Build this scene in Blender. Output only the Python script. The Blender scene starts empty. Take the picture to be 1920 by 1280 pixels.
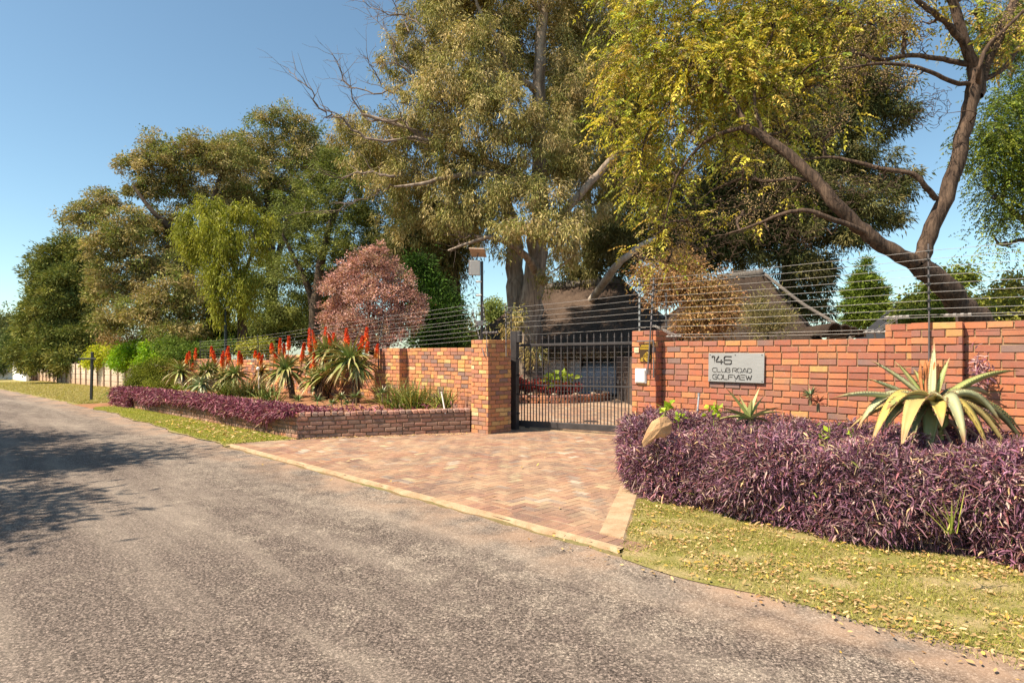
import bpy, math, random
import numpy as np
from mathutils import Vector

# ------------------------------------------------------------------ camera, light, exposure
scene = bpy.context.scene
COL = scene.collection
F = 1180.0; EYE = 1.62; HZ = 661.0
cam_d = bpy.data.cameras.new('camera'); cam = bpy.data.objects.new('camera', cam_d); COL.objects.link(cam)
cam.location = (0, 0, EYE); cam.rotation_euler = (math.radians(90), 0, 0)
cam_d.sensor_width = 36; cam_d.lens = F/1920*36; cam_d.shift_y = (HZ-640)/1920
cam_d.clip_start = 0.05; cam_d.clip_end = 3000
scene.camera = cam
SUN_AZ = math.atan2(-0.912, -0.41)      # direction towards the sun, measured from +Y to +X
SUN_EL = math.radians(53)
w = bpy.data.worlds.new('World'); scene.world = w; w.use_nodes = True
nt = w.node_tree; nt.nodes.clear()
sky = nt.nodes.new('ShaderNodeTexSky'); sky.sky_type = 'NISHITA'; sky.sun_disc = False
sky.sun_elevation = SUN_EL; sky.sun_rotation = SUN_AZ
sky.altitude = 1500; sky.air_density = 1.0; sky.dust_density = 2.0; sky.ozone_density = 0.6
bg = nt.nodes.new('ShaderNodeBackground'); bg.inputs['Strength'].default_value = 0.098
wo = nt.nodes.new('ShaderNodeOutputWorld')
tint = nt.nodes.new('ShaderNodeMix'); tint.data_type = 'RGBA'; tint.blend_type = 'MULTIPLY'; tint.inputs[0].default_value = 1.0
tint.inputs[7].default_value = (0.93, 1.06, 0.97, 1); nt.links.new(sky.outputs[0], tint.inputs[6]); nt.links.new(tint.outputs[2], bg.inputs[0]); nt.links.new(bg.outputs[0], wo.inputs[0])
sd = bpy.data.lights.new('sun', 'SUN'); sd.energy = 4.9; sd.angle = math.radians(0.53); sd.color = (1.0, 0.86, 0.67)
sun = bpy.data.objects.new('sun', sd); COL.objects.link(sun)
sv = Vector((math.sin(SUN_AZ)*math.cos(SUN_EL), math.cos(SUN_AZ)*math.cos(SUN_EL), math.sin(SUN_EL)))
sun.rotation_euler = sv.to_track_quat('Z', 'Y').to_euler(); sun.location = (-20, -6, 25)
vs = scene.view_settings; vs.view_transform = 'Standard'; vs.look = 'None'; vs.gamma = 1.0; vs.exposure = 0.96
try:
    vs.use_curve_mapping = False
except Exception: pass

# ------------------------------------------------------------------ frames of reference
U = np.array([-0.705, 0.7092, 0.0]); N = np.array([0.7092, 0.705, 0.0])   # along the street (away), away from the road
Z = np.array([0, 0, 1.0])
def gz(t): return -0.015*max(0.0, t-20.0)
def W(t, D, z=0.0): return t*U + D*N + z*Z
def wt(p): return p[0]*U[0]+p[1]*U[1], p[0]*N[0]+p[1]*N[1]
def P(x, y, Y): return np.array([(x-960)/F*Y, Y, EYE+(HZ-y)/F*Y])
def YD(x, D): return D/(N[0]*(x-960)/F+N[1])
def PD(x, D, z):
    Y = YD(x, D); return np.array([(x-960)/F*Y, Y, z])

# ------------------------------------------------------------------ object helpers
def tag(o, label=None, cat=None, group=None, kind=None):
    if label: o['label'] = label
    if cat: o['category'] = cat
    if group: o['group'] = group
    if kind: o['kind'] = kind
    return o
def empty(name, loc, label=None, cat=None, group=None):
    o = bpy.data.objects.new(name, None); COL.objects.link(o); o.location = tuple(loc); o.empty_display_size = 0.2
    return tag(o, label, cat, group)

class MB:
    def __init__(s): s.V=[]; s.n=0; s.Q=[]; s.T=[]; s.C=[]
    def add(s, v, q=None, t=None, col=(1,1,1), m=0):
        v = np.asarray(v, float).reshape(-1,3)
        if q is not None and len(q):
            q = np.asarray(q, int).reshape(-1,4)+s.n; s.Q.append(np.c_[q, np.full(len(q), m)])
        if t is not None and len(t):
            t = np.asarray(t, int).reshape(-1,3)+s.n; s.T.append(np.c_[t, np.full(len(t), m)])
        c = np.asarray(col, float)
        if c.ndim == 1: c = np.tile(c, (len(v),1))
        s.C.append(c); s.V.append(v); s.n += len(v)
    def build(s, name, mats, parent=None, smooth=False, loc=None):
        V = np.concatenate(s.V); C = np.concatenate(s.C)
        Q = np.concatenate(s.Q) if s.Q else np.zeros((0,5), int)
        T = np.concatenate(s.T) if s.T else np.zeros((0,4), int)
        base = np.zeros(3)
        if parent is not None: base = np.array(parent.matrix_world.translation) if parent.parent else np.array(parent.location)
        if parent is not None and parent.parent: base = np.array(parent.parent.location)+np.array(parent.location)
        if loc is not None: base = np.asarray(loc, float)
        V = V-base
        me = bpy.data.meshes.new(name)
        me.vertices.add(len(V)); me.vertices.foreach_set('co', V.astype(np.float32).ravel())
        nl = len(Q)*4+len(T)*3
        me.loops.add(nl); me.loops.foreach_set('vertex_index', np.r_[Q[:,:4].ravel(), T[:,:3].ravel()].astype(np.int32))
        nf = len(Q)+len(T); me.polygons.add(nf)
        st = np.r_[np.arange(len(Q))*4, len(Q)*4+np.arange(len(T))*3].astype(np.int32)
        me.polygons.foreach_set('loop_start', st)
        try: me.polygons.foreach_set('loop_total', np.r_[np.full(len(Q),4), np.full(len(T),3)].astype(np.int32))
        except Exception: pass
        me.polygons.foreach_set('material_index', np.r_[Q[:,4], T[:,3]].astype(np.int32))
        me.polygons.foreach_set('use_smooth', np.full(nf, bool(smooth)))
        me.update(calc_edges=True)
        ca = me.color_attributes.new('Col', 'FLOAT_COLOR', 'POINT')
        ca.data.foreach_set('color', np.c_[C, np.ones(len(C))].astype(np.float32).ravel())
        for m in (mats if isinstance(mats, (list,tuple)) else [mats]): me.materials.append(m)
        me.validate(clean_customdata=False)
        o = bpy.data.objects.new(name, me); COL.objects.link(o)
        if parent is not None: o.parent = parent
        elif loc is not None: o.location = tuple(loc)
        return o

def nrm(a):
    a = np.asarray(a, float); return a/(np.linalg.norm(a, axis=-1, keepdims=True)+1e-9)
def tube(mb, pts, rad, seg=6, col=(1,1,1), m=0, cap=True):
    pts = np.asarray(pts, float); k = len(pts); rad = np.broadcast_to(np.asarray(rad, float), (k,))
    tg = np.gradient(pts, axis=0); tg = nrm(tg)
    ref = np.array([0,0,1.0]) if abs(tg[:,2]).mean() < 0.8 else np.array([1.0,0,0])
    a = nrm(np.cross(tg, ref)); b = np.cross(tg, a)
    an = np.arange(seg)*2*math.pi/seg
    ring = pts[:,None,:] + rad[:,None,None]*(np.cos(an)[None,:,None]*a[:,None,:]+np.sin(an)[None,:,None]*b[:,None,:])
    v = ring.reshape(-1,3); q = []
    for i in range(k-1):
        for j in range(seg):
            q.append((i*seg+j, i*seg+(j+1)%seg, (i+1)*seg+(j+1)%seg, (i+1)*seg+j))
    t = []
    if cap:
        v = np.vstack([v, pts[0], pts[-1]]); c0 = k*seg; c1 = c0+1
        for j in range(seg):
            t.append((c0, (j+1)%seg, j)); t.append((c1, (k-1)*seg+j, (k-1)*seg+(j+1)%seg))
    mb.add(v, q, t, col, m)
def boxo(mb, c, ax, half, col=(1,1,1), m=0, ch=0.0):
    """oriented box: centre c, axes ax (3x3 rows), half sizes; ch = chamfer"""
    c = np.asarray(c, float); ax = np.asarray(ax, float); h = np.asarray(half, float)
    if ch <= 0:
        s = np.array([[x,y,z] for x in (-1,1) for y in (-1,1) for z in (-1,1)], float)*h
        q = [(0,1,3,2),(4,6,7,5),(0,4,5,1),(2,3,7,6),(0,2,6,4),(1,5,7,3)]
        mb.add(c+s@ax, q, None, col, m); return
    vs_=[]; idx={}
    for sx in (-1,1):
        for sy in (-1,1):
            for sz in (-1,1):
                for k in range(3):
                    p = np.array([sx,sy,sz])*h
                    for j in range(3):
                        if j != k: p[j] -= ch*np.array([sx,sy,sz])[j]
                    idx[(sx,sy,sz,k)] = len(vs_); vs_.append(p)
    q=[]; t=[]
    for k in range(3):
        a_, b_ = [(1,2),(0,2),(0,1)][k]
        for s_ in (-1,1):
            f=[]
            for (p_, r_) in ((-1,-1),(1,-1),(1,1),(-1,1)):
                key=[0,0,0]; key[k]=s_; key[a_]=p_; key[b_]=r_; f.append(idx[tuple(key)+(k,)])
            q.append(f)
    for k in range(3):
        a_, b_ = [(1,2),(0,2),(0,1)][k]
        for p_ in (-1,1):
            for r_ in (-1,1):
                k1=[0,0,0]; k1[k]=-1; k1[a_]=p_; k1[b_]=r_; k2=list(k1); k2[k]=1
                q.append([idx[tuple(k1)+(a_,)], idx[tuple(k2)+(a_,)], idx[tuple(k2)+(b_,)], idx[tuple(k1)+(b_,)]])
    for sx in (-1,1):
        for sy in (-1,1):
            for sz in (-1,1): t.append([idx[(sx,sy,sz,k)] for k in range(3)])
    mb.add(c+np.array(vs_)@ax, q, t, col, m)
WAX = np.array([U, N, Z])
def wbox(mb, t0, t1, D0, D1, z0, z1, col=(1,1,1), m=0, ch=0.0):
    boxo(mb, W((t0+t1)/2, (D0+D1)/2, (z0+z1)/2), WAX, (abs(t1-t0)/2, abs(D1-D0)/2, abs(z1-z0)/2), col, m, ch)
def sphere(mb, c, r, seg=10, rings=6, col=(1,1,1), m=0, jit=0, rng=None, half=False):
    r = np.broadcast_to(np.asarray(r, float), (3,)); v=[]; q=[]; t=[]
    for i in range(rings+1):
        th = math.pi*i/rings*(0.5 if half else 1)
        for j in range(seg):
            ph = 2*math.pi*j/seg
            d = np.array([math.sin(th)*math.cos(ph), math.sin(th)*math.sin(ph), math.cos(th)])
            k = 1+(jit*(rng.random()-.5) if jit else 0)
            v.append(np.asarray(c)+d*r*k)
    for i in range(rings):
        for j in range(seg): q.append((i*seg+j, (i+1)*seg+j, (i+1)*seg+(j+1)%seg, i*seg+(j+1)%seg))
    mb.add(v, q, None, col, m)
def smoothpath(pts, n=4):
    pts = [np.asarray(p, float) for p in pts]; out=[]
    for i in range(len(pts)-1):
        p0 = pts[max(i-1,0)]; p1=pts[i]; p2=pts[i+1]; p3=pts[min(i+2,len(pts)-1)]
        for k in range(n):
            s=k/n; out.append(0.5*((2*p1)+(-p0+p2)*s+(2*p0-5*p1+4*p2-p3)*s*s+(-p0+3*p1-3*p2+p3)*s**3))
    out.append(pts[-1]); return np.array(out)

# ------------------------------------------------------------------ materials
def new_mat(name):
    m = bpy.data.materials.new(name); m.use_nodes = True; n = m.node_tree; n.nodes.clear()
    o = n.nodes.new('ShaderNodeOutputMaterial'); b = n.nodes.new('ShaderNodeBsdfPrincipled')
    n.links.new(b.outputs[0], o.inputs[0]); return m, n, b, o
def nd(n, typ, **kw):
    x = n.nodes.new(typ)
    for k, v in kw.items():
        if k.startswith('i_'): x.inputs[k[2:]].default_value = v
        else: setattr(x, k, v)
    return x
def ramp(n, src, stops, interp='LINEAR'):
    r = n.nodes.new('ShaderNodeValToRGB'); r.color_ramp.interpolation = interp
    e = r.color_ramp.elements
    while len(e) < len(stops): e.new(0.5)
    for i, (p, c) in enumerate(stops):
        e[i].position = p; e[i].color = (c, c, c, 1) if not isinstance(c, tuple) else c+(1,)
    n.links.new(src, r.inputs[0]); return r.outputs[0]
def noise(n, scale, detail=4, rough=0.55, vec=None, dist=0.0):
    x = nd(n, 'ShaderNodeTexNoise'); x.inputs['Scale'].default_value = scale; x.inputs['Detail'].default_value = detail
    x.inputs['Roughness'].default_value = rough; x.inputs['Distortion'].default_value = dist
    if vec is not None: n.links.new(vec, x.inputs['Vector'])
    return x.outputs['Fac']
def mix(n, fac, a, b, mode='MIX'):
    x = nd(n, 'ShaderNodeMix', data_type='RGBA', blend_type=mode)
    def setin(sock, v):
        if isinstance(v, (int, float)): sock.default_value = v
        elif isinstance(v, tuple): sock.default_value = v+(1,)
        else: n.links.new(v, sock)
    setin(x.inputs[0], fac); setin(x.inputs[6], a); setin(x.inputs[7], b); return x.outputs[2]
def bump(n, b, h, strength=0.5, dist=0.01):
    x = nd(n, 'ShaderNodeBump'); x.inputs['Strength'].default_value = strength; x.inputs['Distance'].default_value = dist
    n.links.new(h, x.inputs['Height']); n.links.new(x.outputs[0], b.inputs['Normal'])
def pos(n):
    return nd(n, 'ShaderNodeNewGeometry').outputs['Position']
def simple(name, col, rough=0.6, metal=0.0, var=0.15, scale=8, bstr=0.0, spec=0.5):
    m, n, b, o = new_mat(name); p = pos(n)
    f = noise(n, scale, 5, .6, p)
    c = mix(n, ramp(n, f, [(0.3, 0.0), (0.7, 1.0)]), tuple(x*(1-var) for x in col), tuple(min(1, x*(1+var)) for x in col))
    n.links.new(c, b.inputs['Base Color']); b.inputs['Roughness'].default_value = rough; b.inputs['Metallic'].default_value = metal
    b.inputs['Specular IOR Level'].default_value = spec
    if bstr: bump(n, b, noise(n, scale*4, 4, .6, p), bstr, 0.01)
    return m
def leafmat(name, trans=0.3, rough=0.7, spec=0.08, tint=(1.0, 1.1, 0.5)):
    m, n, b, o = new_mat(name)
    a = nd(n, 'ShaderNodeAttribute', attribute_name='Col').outputs['Color']
    n.links.new(a, b.inputs['Base Color']); b.inputs['Roughness'].default_value = rough
    b.inputs['Specular IOR Level'].default_value = spec
    if trans > 0:
        tr = nd(n, 'ShaderNodeBsdfTranslucent'); n.links.new(mix(n, 1.0, a, tint, 'MULTIPLY'), tr.inputs[0])
        ms = nd(n, 'ShaderNodeMixShader'); ms.inputs[0].default_value = trans
        n.links.new(b.outputs[0], ms.inputs[1]); n.links.new(tr.outputs[0], ms.inputs[2]); n.links.new(ms.outputs[0], o.inputs[0])
    return m
def brickmat(name, dirty=0.25, bs=0.5):
    m, n, b, o = new_mat(name); p = pos(n)
    a = nd(n, 'ShaderNodeAttribute', attribute_name='Col').outputs['Color']
    f1 = noise(n, 14, 5, .65, p); f2 = noise(n, 90, 4, .7, p)
    big = noise(n, 1.1, 6, .7, p)
    c = mix(n, ramp(n, f1, [(0.35, 0.0), (0.75, 0.5)]), a, (0.27, 0.15, 0.12))
    c = mix(n, ramp(n, noise(n, 38, 6, .75, p, .4), [(0.50, 0.0), (0.72, 0.55)]), c, (0.20, 0.12, 0.10))
    c = mix(n, ramp(n, big, [(0.5, 0.0), (0.75, 0.22)]), c, (0.46, 0.29, 0.18))
    c = mix(n, ramp(n, f2, [(0.56, 0.0), (0.72, dirty)]), c, (0.07, 0.05, 0.045))
    c = mix(n, ramp(n, noise(n, 150, 3, .6, p), [(0.58, 0.0), (0.75, 0.35)]), c, (0.6, 0.42, 0.28))
    sp = nd(n, 'ShaderNodeSeparateXYZ'); n.links.new(p, sp.inputs[0])
    # soil splashed up from the beds, and pale lime bloom in patches
    so = nd(n, 'ShaderNodeMapRange'); so.inputs[1].default_value = .75; so.inputs[2].default_value = .0; so.inputs[4].default_value = .45; n.links.new(sp.outputs[2], so.inputs[0])
    sm = nd(n, 'ShaderNodeMath', operation='MULTIPLY'); n.links.new(so.outputs[0], sm.inputs[0]); n.links.new(ramp(n, noise(n, 6, 5, .7, p), [(0.35, 0.0), (0.6, 1.0)]), sm.inputs[1])
    c = mix(n, sm.outputs[0], c, (0.33, 0.20, 0.13))
    c = mix(n, ramp(n, noise(n, 4.5, 8, .8, p, .8), [(0.60, 0.0), (0.72, 0.4)]), c, (0.52, 0.42, 0.34))
    n.links.new(c, b.inputs['Base Color']); b.inputs['Roughness'].default_value = 0.85; b.inputs['Specular IOR Level'].default_value = 0.25
    bump(n, b, f2, bs, 0.006); return m
def barkmat(name, c1, c2, sc=6, stretch=0.25, bs=0.8):
    m, n, b, o = new_mat(name); p = pos(n)
    mp = nd(n, 'ShaderNodeMapping'); mp.inputs['Scale'].default_value = (1, 1, stretch); n.links.new(p, mp.inputs[0])
    f = noise(n, sc, 7, .68, mp.outputs[0], 0.6)
    c = mix(n, ramp(n, f, [(0.38, 0.0), (0.62, 1.0)]), c1, c2)
    g = noise(n, sc*5, 5, .6, mp.outputs[0]); c = mix(n, ramp(n, g, [(0.5, 0.0), (0.75, 0.5)]), c, tuple(x*.45 for x in c1))
    n.links.new(c, b.inputs['Base Color']); b.inputs['Roughness'].default_value = 0.9; b.inputs['Specular IOR Level'].default_value = 0.2
    bump(n, b, f, bs, 0.03); return m

M = {}
M['leaf'] = leafmat('foliage_leaf', 0.2)
M['leaf_soft'] = leafmat('soft_leaf', 0.34, 0.5, 0.22, (1.05, 1.1, 0.45))
M['needle'] = leafmat('needle_leaf', 0.12, 0.7, 0.08)
M['purple'] = leafmat('purple_leaf', 0.12, 0.5, 0.4, (1.2, 0.7, 0.8))
M['succulent'] = leafmat('succulent_leaf', 0.08, 0.42, 0.45)
M['flower'] = leafmat('flower_petal', 0.2, 0.5, 0.3, (1.2, 0.8, 0.5))
M['grass'] = leafmat('grass_blade', 0.3, 0.5, 0.3)
M['brick'] = brickmat('face_brick')
M['oldbrick'] = brickmat('weathered_brick', 0.5, 0.9)
M['bark_e'] = barkmat('gum_bark', (0.15, 0.11, 0.085), (0.40, 0.32, 0.25), 7, 0.12, 1.0)
M['bark_w'] = barkmat('pale_gum_bark', (0.36, 0.30, 0.25), (0.62, 0.56, 0.48), 4, 0.25)
M['bark_m'] = barkmat('ridged_brown_bark', (0.045, 0.03, 0.023), (0.15, 0.10, 0.07), 21, 0.2, 1.0)
M['bark_d'] = barkmat('dark_bark', (0.05, 0.035, 0.025), (0.12, 0.09, 0.065), 8, 0.3)
M['twig'] = simple('dry_twig', (0.17, 0.125, 0.10), 0.9, var=.4)
M['mortar'] = simple('mortar', (0.33, 0.215, 0.12), 0.95, var=.2, scale=20, bstr=.6, spec=.1)
M['oldmortar'] = simple('old_mortar', (0.22, 0.15, 0.10), 0.95, var=.3, scale=20, bstr=.6, spec=.1)
M['blacksteel'] = simple('black_painted_steel', (0.045, 0.04, 0.042), 0.45, var=.3, scale=6)
M['galv'] = simple('galvanised_steel', (0.50, 0.49, 0.48), 0.45, 0.6, var=.2)
M['post'] = simple('dull_steel_post', (0.12, 0.105, 0.105), 0.6, 0.2, var=.25)
M['insul'] = simple('black_insulator', (0.03, 0.03, 0.03), 0.4)
M['white'] = simple('white_plastic', (0.80, 0.79, 0.76), 0.4, var=.04)
M['soil'] = simple('red_garden_soil', (0.30, 0.15, 0.08), 0.95, var=.4, scale=5, bstr=.8, spec=.1)
# ------------------------------------------------------------------ ground, road, paving
def m_ground():
    m, n, b, o = new_mat('dry_ground'); p = pos(n)
    c = mix(n, ramp(n, noise(n, .5, 6, .6, p), [(0.4, 0.0), (0.6, 1.0)]), (0.20, 0.13, 0.075), (0.17, 0.17, 0.06))
    c = mix(n, ramp(n, noise(n, 18, 5, .7, p), [(0.45, 0.0), (0.7, 0.6)]), c, (0.34, 0.24, 0.15))
    n.links.new(c, b.inputs['Base Color']); b.inputs['Roughness'].default_value = .95; b.inputs['Specular IOR Level'].default_value = .1
    bump(n, b, noise(n, 25, 5, .7, p), .7, .02); return m
def m_road():
    m, n, b, o = new_mat('worn_asphalt'); p = pos(n)
    dt = nd(n, 'ShaderNodeVectorMath', operation='DOT_PRODUCT'); n.links.new(p, dt.inputs[0]); dt.inputs[1].default_value = tuple(N)
    D = dt.outputs['Value']
    dt2 = nd(n, 'ShaderNodeVectorMath', operation='DOT_PRODUCT'); n.links.new(p, dt2.inputs[0]); dt2.inputs[1].default_value = tuple(U)
    big = noise(n, .45, 7, .7, p, 1.2); mid = noise(n, 3.4, 9, .82, p, .3); fin = noise(n, 58, 4, .8, p); fin2 = noise(n, 150, 3, .7, p)
    vo = nd(n, 'ShaderNodeTexVoronoi'); vo.inputs['Scale'].default_value = 95; vo.inputs['Randomness'].default_value = 1.0; n.links.new(p, vo.inputs['Vector'])
    # how much the binder has worn off the stones: more along the shoulder, patchy in the lane
    md = nd(n, 'ShaderNodeMath', operation='MULTIPLY_ADD'); n.links.new(D, md.inputs[0]); md.inputs[1].default_value = .07; md.inputs[2].default_value = -.175
    mc = nd(n, 'ShaderNodeMath', operation='MAXIMUM'); n.links.new(md.outputs[0], mc.inputs[0]); mc.inputs[1].default_value = -.03
    s1 = nd(n, 'ShaderNodeMath', operation='ADD'); n.links.new(mid, s1.inputs[0]); n.links.new(mc.outputs[0], s1.inputs[1])
    s2 = nd(n, 'ShaderNodeMath', operation='MULTIPLY_ADD'); n.links.new(big, s2.inputs[0]); s2.inputs[1].default_value = .5; n.links.new(s1.outputs[0], s2.inputs[2])
    s3 = nd(n, 'ShaderNodeMath', operation='MULTIPLY_ADD'); n.links.new(fin, s3.inputs[0]); s3.inputs[1].default_value = .42; n.links.new(s2.outputs[0], s3.inputs[2])
    wear = ramp(n, s3.outputs[0], [(0.0, 0.0), (1.0, 1.0)])
    wr = nd(n, 'ShaderNodeMapRange'); wr.inputs[1].default_value = .96; wr.inputs[2].default_value = 1.10
    n.links.new(s3.outputs[0], wr.inputs[0])
    dark = mix(n, ramp(n, fin, [(0.42, 0.0), (0.58, 1.0)]), (0.07, 0.056, 0.048), (0.29, 0.23, 0.195))
    light = mix(n, ramp(n, vo.outputs['Distance'], [(0.15, 0.0), (0.6, 1.0)]), (0.52, 0.44, 0.36), (0.24, 0.195, 0.16))
    c = mix(n, wr.outputs[0], dark, light)
    c = mix(n, ramp(n, fin2, [(0.38, 0.85), (0.50, 0.0)]), c, (0.045, 0.034, 0.03))
    v2 = nd(n, 'ShaderNodeTexVoronoi'); v2.inputs['Scale'].default_value = 80; n.links.new(p, v2.inputs['Vector'])
    sx = nd(n, 'ShaderNodeSeparateColor'); n.links.new(v2.outputs['Color'], sx.inputs[0])
    c = mix(n, 1.0, c, ramp(n, sx.outputs[0], [(0.0, 0.40), (0.6, 0.86), (1.0, 1.5)]), 'MULTIPLY')
    # tyre-polished streaks running along the lane
    av = nd(n, 'ShaderNodeCombineXYZ'); sc = nd(n, 'ShaderNodeMath', operation='MULTIPLY'); n.links.new(dt2.outputs['Value'], sc.inputs[0]); sc.inputs[1].default_value = .12
    n.links.new(sc.outputs[0], av.inputs[0]); n.links.new(D, av.inputs[1])
    c = mix(n, ramp(n, noise(n, 1.6, 5, .65, av.outputs[0], .3), [(0.45, 0.0), (0.68, .45)]), c, (0.36, 0.30, 0.245))
    # reddish soil washed over the shoulder
    sr = nd(n, 'ShaderNodeMapRange'); sr.inputs[1].default_value = 3.35; sr.inputs[2].default_value = 4.2; n.links.new(D, sr.inputs[0])
    sm = nd(n, 'ShaderNodeMath', operation='MULTIPLY'); n.links.new(sr.outputs[0], sm.inputs[0]); n.links.new(ramp(n, noise(n, 1.7, 5, .6, p), [(0.40, 0.0), (0.62, .9)]), sm.inputs[1])
    c = mix(n, sm.outputs[0], c, (0.36, 0.235, 0.16))
    n.links.new(c, b.inputs['Base Color']); b.inputs['Roughness'].default_value = .9; b.inputs['Specular IOR Level'].default_value = .2
    h = mix(n, .35, mix(n, .5, fin, fin2), vo.outputs['Distance']); bump(n, b, h, .5, .010); return m
def m_grassbase():
    m, n, b, o = new_mat('short_turf'); p = pos(n)
    c = mix(n, ramp(n, noise(n, 2.2, 6, .65, p), [(0.38, 0.0), (0.62, 1.0)]), (0.24, 0.23, 0.055), (0.46, 0.35, 0.19))
    c = mix(n, ramp(n, noise(n, 40, 4, .7, p), [(0.4, 0.0), (0.7, .7)]), c, (0.13, 0.13, 0.035))
    n.links.new(c, b.inputs['Base Color']); b.inputs['Roughness'].default_value = .95; b.inputs['Specular IOR Level'].default_value = .1
    bump(n, b, noise(n, 60, 4, .7, p), .8, .02); return m
def m_paver():
    m, n, b, o = new_mat('clay_paver'); p = pos(n)
    a = nd(n, 'ShaderNodeAttribute', attribute_name='Col').outputs['Color']
    c = mix(n, ramp(n, noise(n, .9, 7, .7, p, .4), [(0.42, 0.05), (0.68, .75)]), a, (0.54, 0.37, 0.235))
    c = mix(n, ramp(n, noise(n, 1.3, 7, .75, p, 1.0), [(0.46, 0.0), (0.64, .8)]), c, (0.20, 0.13, 0.105))
    c = mix(n, ramp(n, noise(n, 80, 3, .7, p), [(0.5, 0.0), (0.7, .4)]), c, (0.62, 0.46, 0.31))
    c = mix(n, 1.0, c, (0.78, 0.80, 0.83), 'MULTIPLY')
    n.links.new(c, b.inputs['Base Color']); b.inputs['Roughness'].default_value = .85; b.inputs['Specular IOR Level'].default_value = .25
    bump(n, b, noise(n, 60, 4, .7, p), .4, .006); return m
def m_concrete(name, col):
    m, n, b, o = new_mat(name); p = pos(n)
    c = mix(n, ramp(n, noise(n, 5, 6, .65, p), [(0.4, 0.0), (0.7, .8)]), col, (col[0]*.62, col[1]*.5, col[2]*.42))
    c = mix(n, ramp(n, noise(n, 70, 4, .7, p), [(0.55, 0.0), (0.75, .5)]), c, (0.15, 0.11, 0.08))
    n.links.new(c, b.inputs['Base Color']); b.inputs['Roughness'].default_value = .9; b.inputs['Specular IOR Level'].default_value = .2
    bump(n, b, noise(n, 40, 4, .7, p), .5, .01); return m
M['ground'] = m_ground(); M['road'] = m_road(); M['turf'] = m_grassbase(); M['paver'] = m_paver()
M['concrete'] = m_concrete('concrete_edging', (0.46, 0.34, 0.22))

def grid_sheet(name, ts, Df, z, mat, kind='structure', label=None, jit=0, seed=0, nD=2):
    """strip sheet along the street; Df(t) -> (D0, D1)"""
    mb = MB(); rng = np.random.default_rng(seed); v=[]; q=[]
    for t in ts:
        D0, D1 = Df(t)
        for k in range(nD):
            D = D0+(D1-D0)*k/(nD-1)
            if jit and k == nD-1: D += jit*(rng.random()-.5)
            v.append(W(t, D, gz(t)+z))
    for i in range(len(ts)-1):
        for k in range(nD-1): q.append((i*nD+k, i*nD+k+1, (i+1)*nD+k+1, (i+1)*nD+k))
    mb.add(v, q); o = mb.build(name, mat); tag(o, label, None, None, kind); return o
tsG = np.r_[-150, -60, -20, 0, 20, 40, 70, 110, 200, 500]
grid_sheet('ground', tsG, lambda t: (-250, 500), -0.012, M['ground'])
def edgeD(t): return 4.14+0.05*math.sin(t*1.7)+0.035*math.sin(t*4.3+1)+(0.25*min(1,max(0,(t-12)/14)))+(.1 if t<1 else 0)
grid_sheet('road', np.r_[np.arange(-14, 30, .12), np.arange(30, 140, 2)], lambda t: (-4.2, edgeD(t) if not 3.1 < t < 10.6 else 4.14), 0.0, M['road'], jit=.05, seed=3)

# clay pavers in herringbone, a soldier course along the road, concrete edging
PAVE = [(0.39,0.20,0.13),(0.42,0.23,0.14),(0.44,0.27,0.165),(0.34,0.17,0.12),(0.48,0.33,0.20),(0.29,0.20,0.16),(0.42,0.22,0.13),(0.55,0.44,0.34),(0.56,0.45,0.26),(0.31,0.24,0.20)]
PW = np.array([4,4,4,3,2,1.2,4,.5,.35,.8]); PW = PW/PW.sum()
rng = np.random.default_rng(11)
def in_drive(t, D):
    # paved apron outside the gate and the yard behind it
    if D < 8.4:
        s = (D-4.3)/(8.4-4.3)
        left = 9.62+(11.15-9.62)*min(1, max(0, (8.4-D)/(8.4-5.46))) if D > 5.46 else 11.15-(5.46-D)*.5
        right = 3.3+(D-4.29)*.58-.02
        return right < t < left
    if D < 10.6: return 4.9 < t < 9.6
    return True
def paver(mb, cx, cy, ax, ay, L, Wd, z, col):
    h=.003; c = np.array([cx,cy,0]); X=np.array([ax[0],ax[1],0]); Y=np.array([ay[0],ay[1],0])
    a=L/2-.0025; b=Wd/2-.0025; e=.004; dz = z+rng.normal(0,.0008)
    v=[c-X*a-Y*b+Z*(dz-.006),c+X*a-Y*b+Z*(dz-.006),c+X*a+Y*b+Z*(dz-.006),c-X*a+Y*b+Z*(dz-.006)]
    a-=e; b-=e; tl=rng.normal(0,.0007,4)
    v+=[c-X*a-Y*b+Z*(dz+tl[0]),c+X*a-Y*b+Z*(dz+tl[1]),c+X*a+Y*b+Z*(dz+tl[2]),c-X*a+Y*b+Z*(dz+tl[3])]
    mb.add(v,[(4,5,6,7),(0,1,5,4),(1,2,6,5),(2,3,7,6),(3,0,4,7)],None,col)
mb = MB()
pt=[W(3.3,4.30,-.001),W(11.6,4.30,-.001),W(11.1,5.5,-.001),W(9.5,8.5,-.001),W(9.5,10.7,-.001),W(20,10.7,-.001),W(20,40,-.001),W(-14,40,-.001),W(-14,10.7,-.001),W(4.6,10.7,-.001),W(4.6,8.5,-.001)]
mb.add([W(3.25,4.25,.0105),W(11.6,4.25,.0105),W(9.6,8.5,.0105),W(5.3,8.5,.0105)],[(0,3,2,1)],None,(.45,.31,.2))
mb.add([W(4.6,8.502,.0105),W(9.6,8.502,.0105),W(9.6,10.7,.0105),W(4.6,10.7,.0105)],[(0,3,2,1)],None,(.45,.31,.2))
mb.add([W(-16,10.702,.0085),W(22,10.702,.0085),W(22,40,.0085),W(-16,40,.0085)],[(0,3,2,1)],None,(.5,.33,.22))
s = .106; ang = math.atan2(N[1],N[0])
e1 = (math.cos(ang), math.sin(ang)); e2 = (-math.sin(ang), math.cos(ang))
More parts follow.
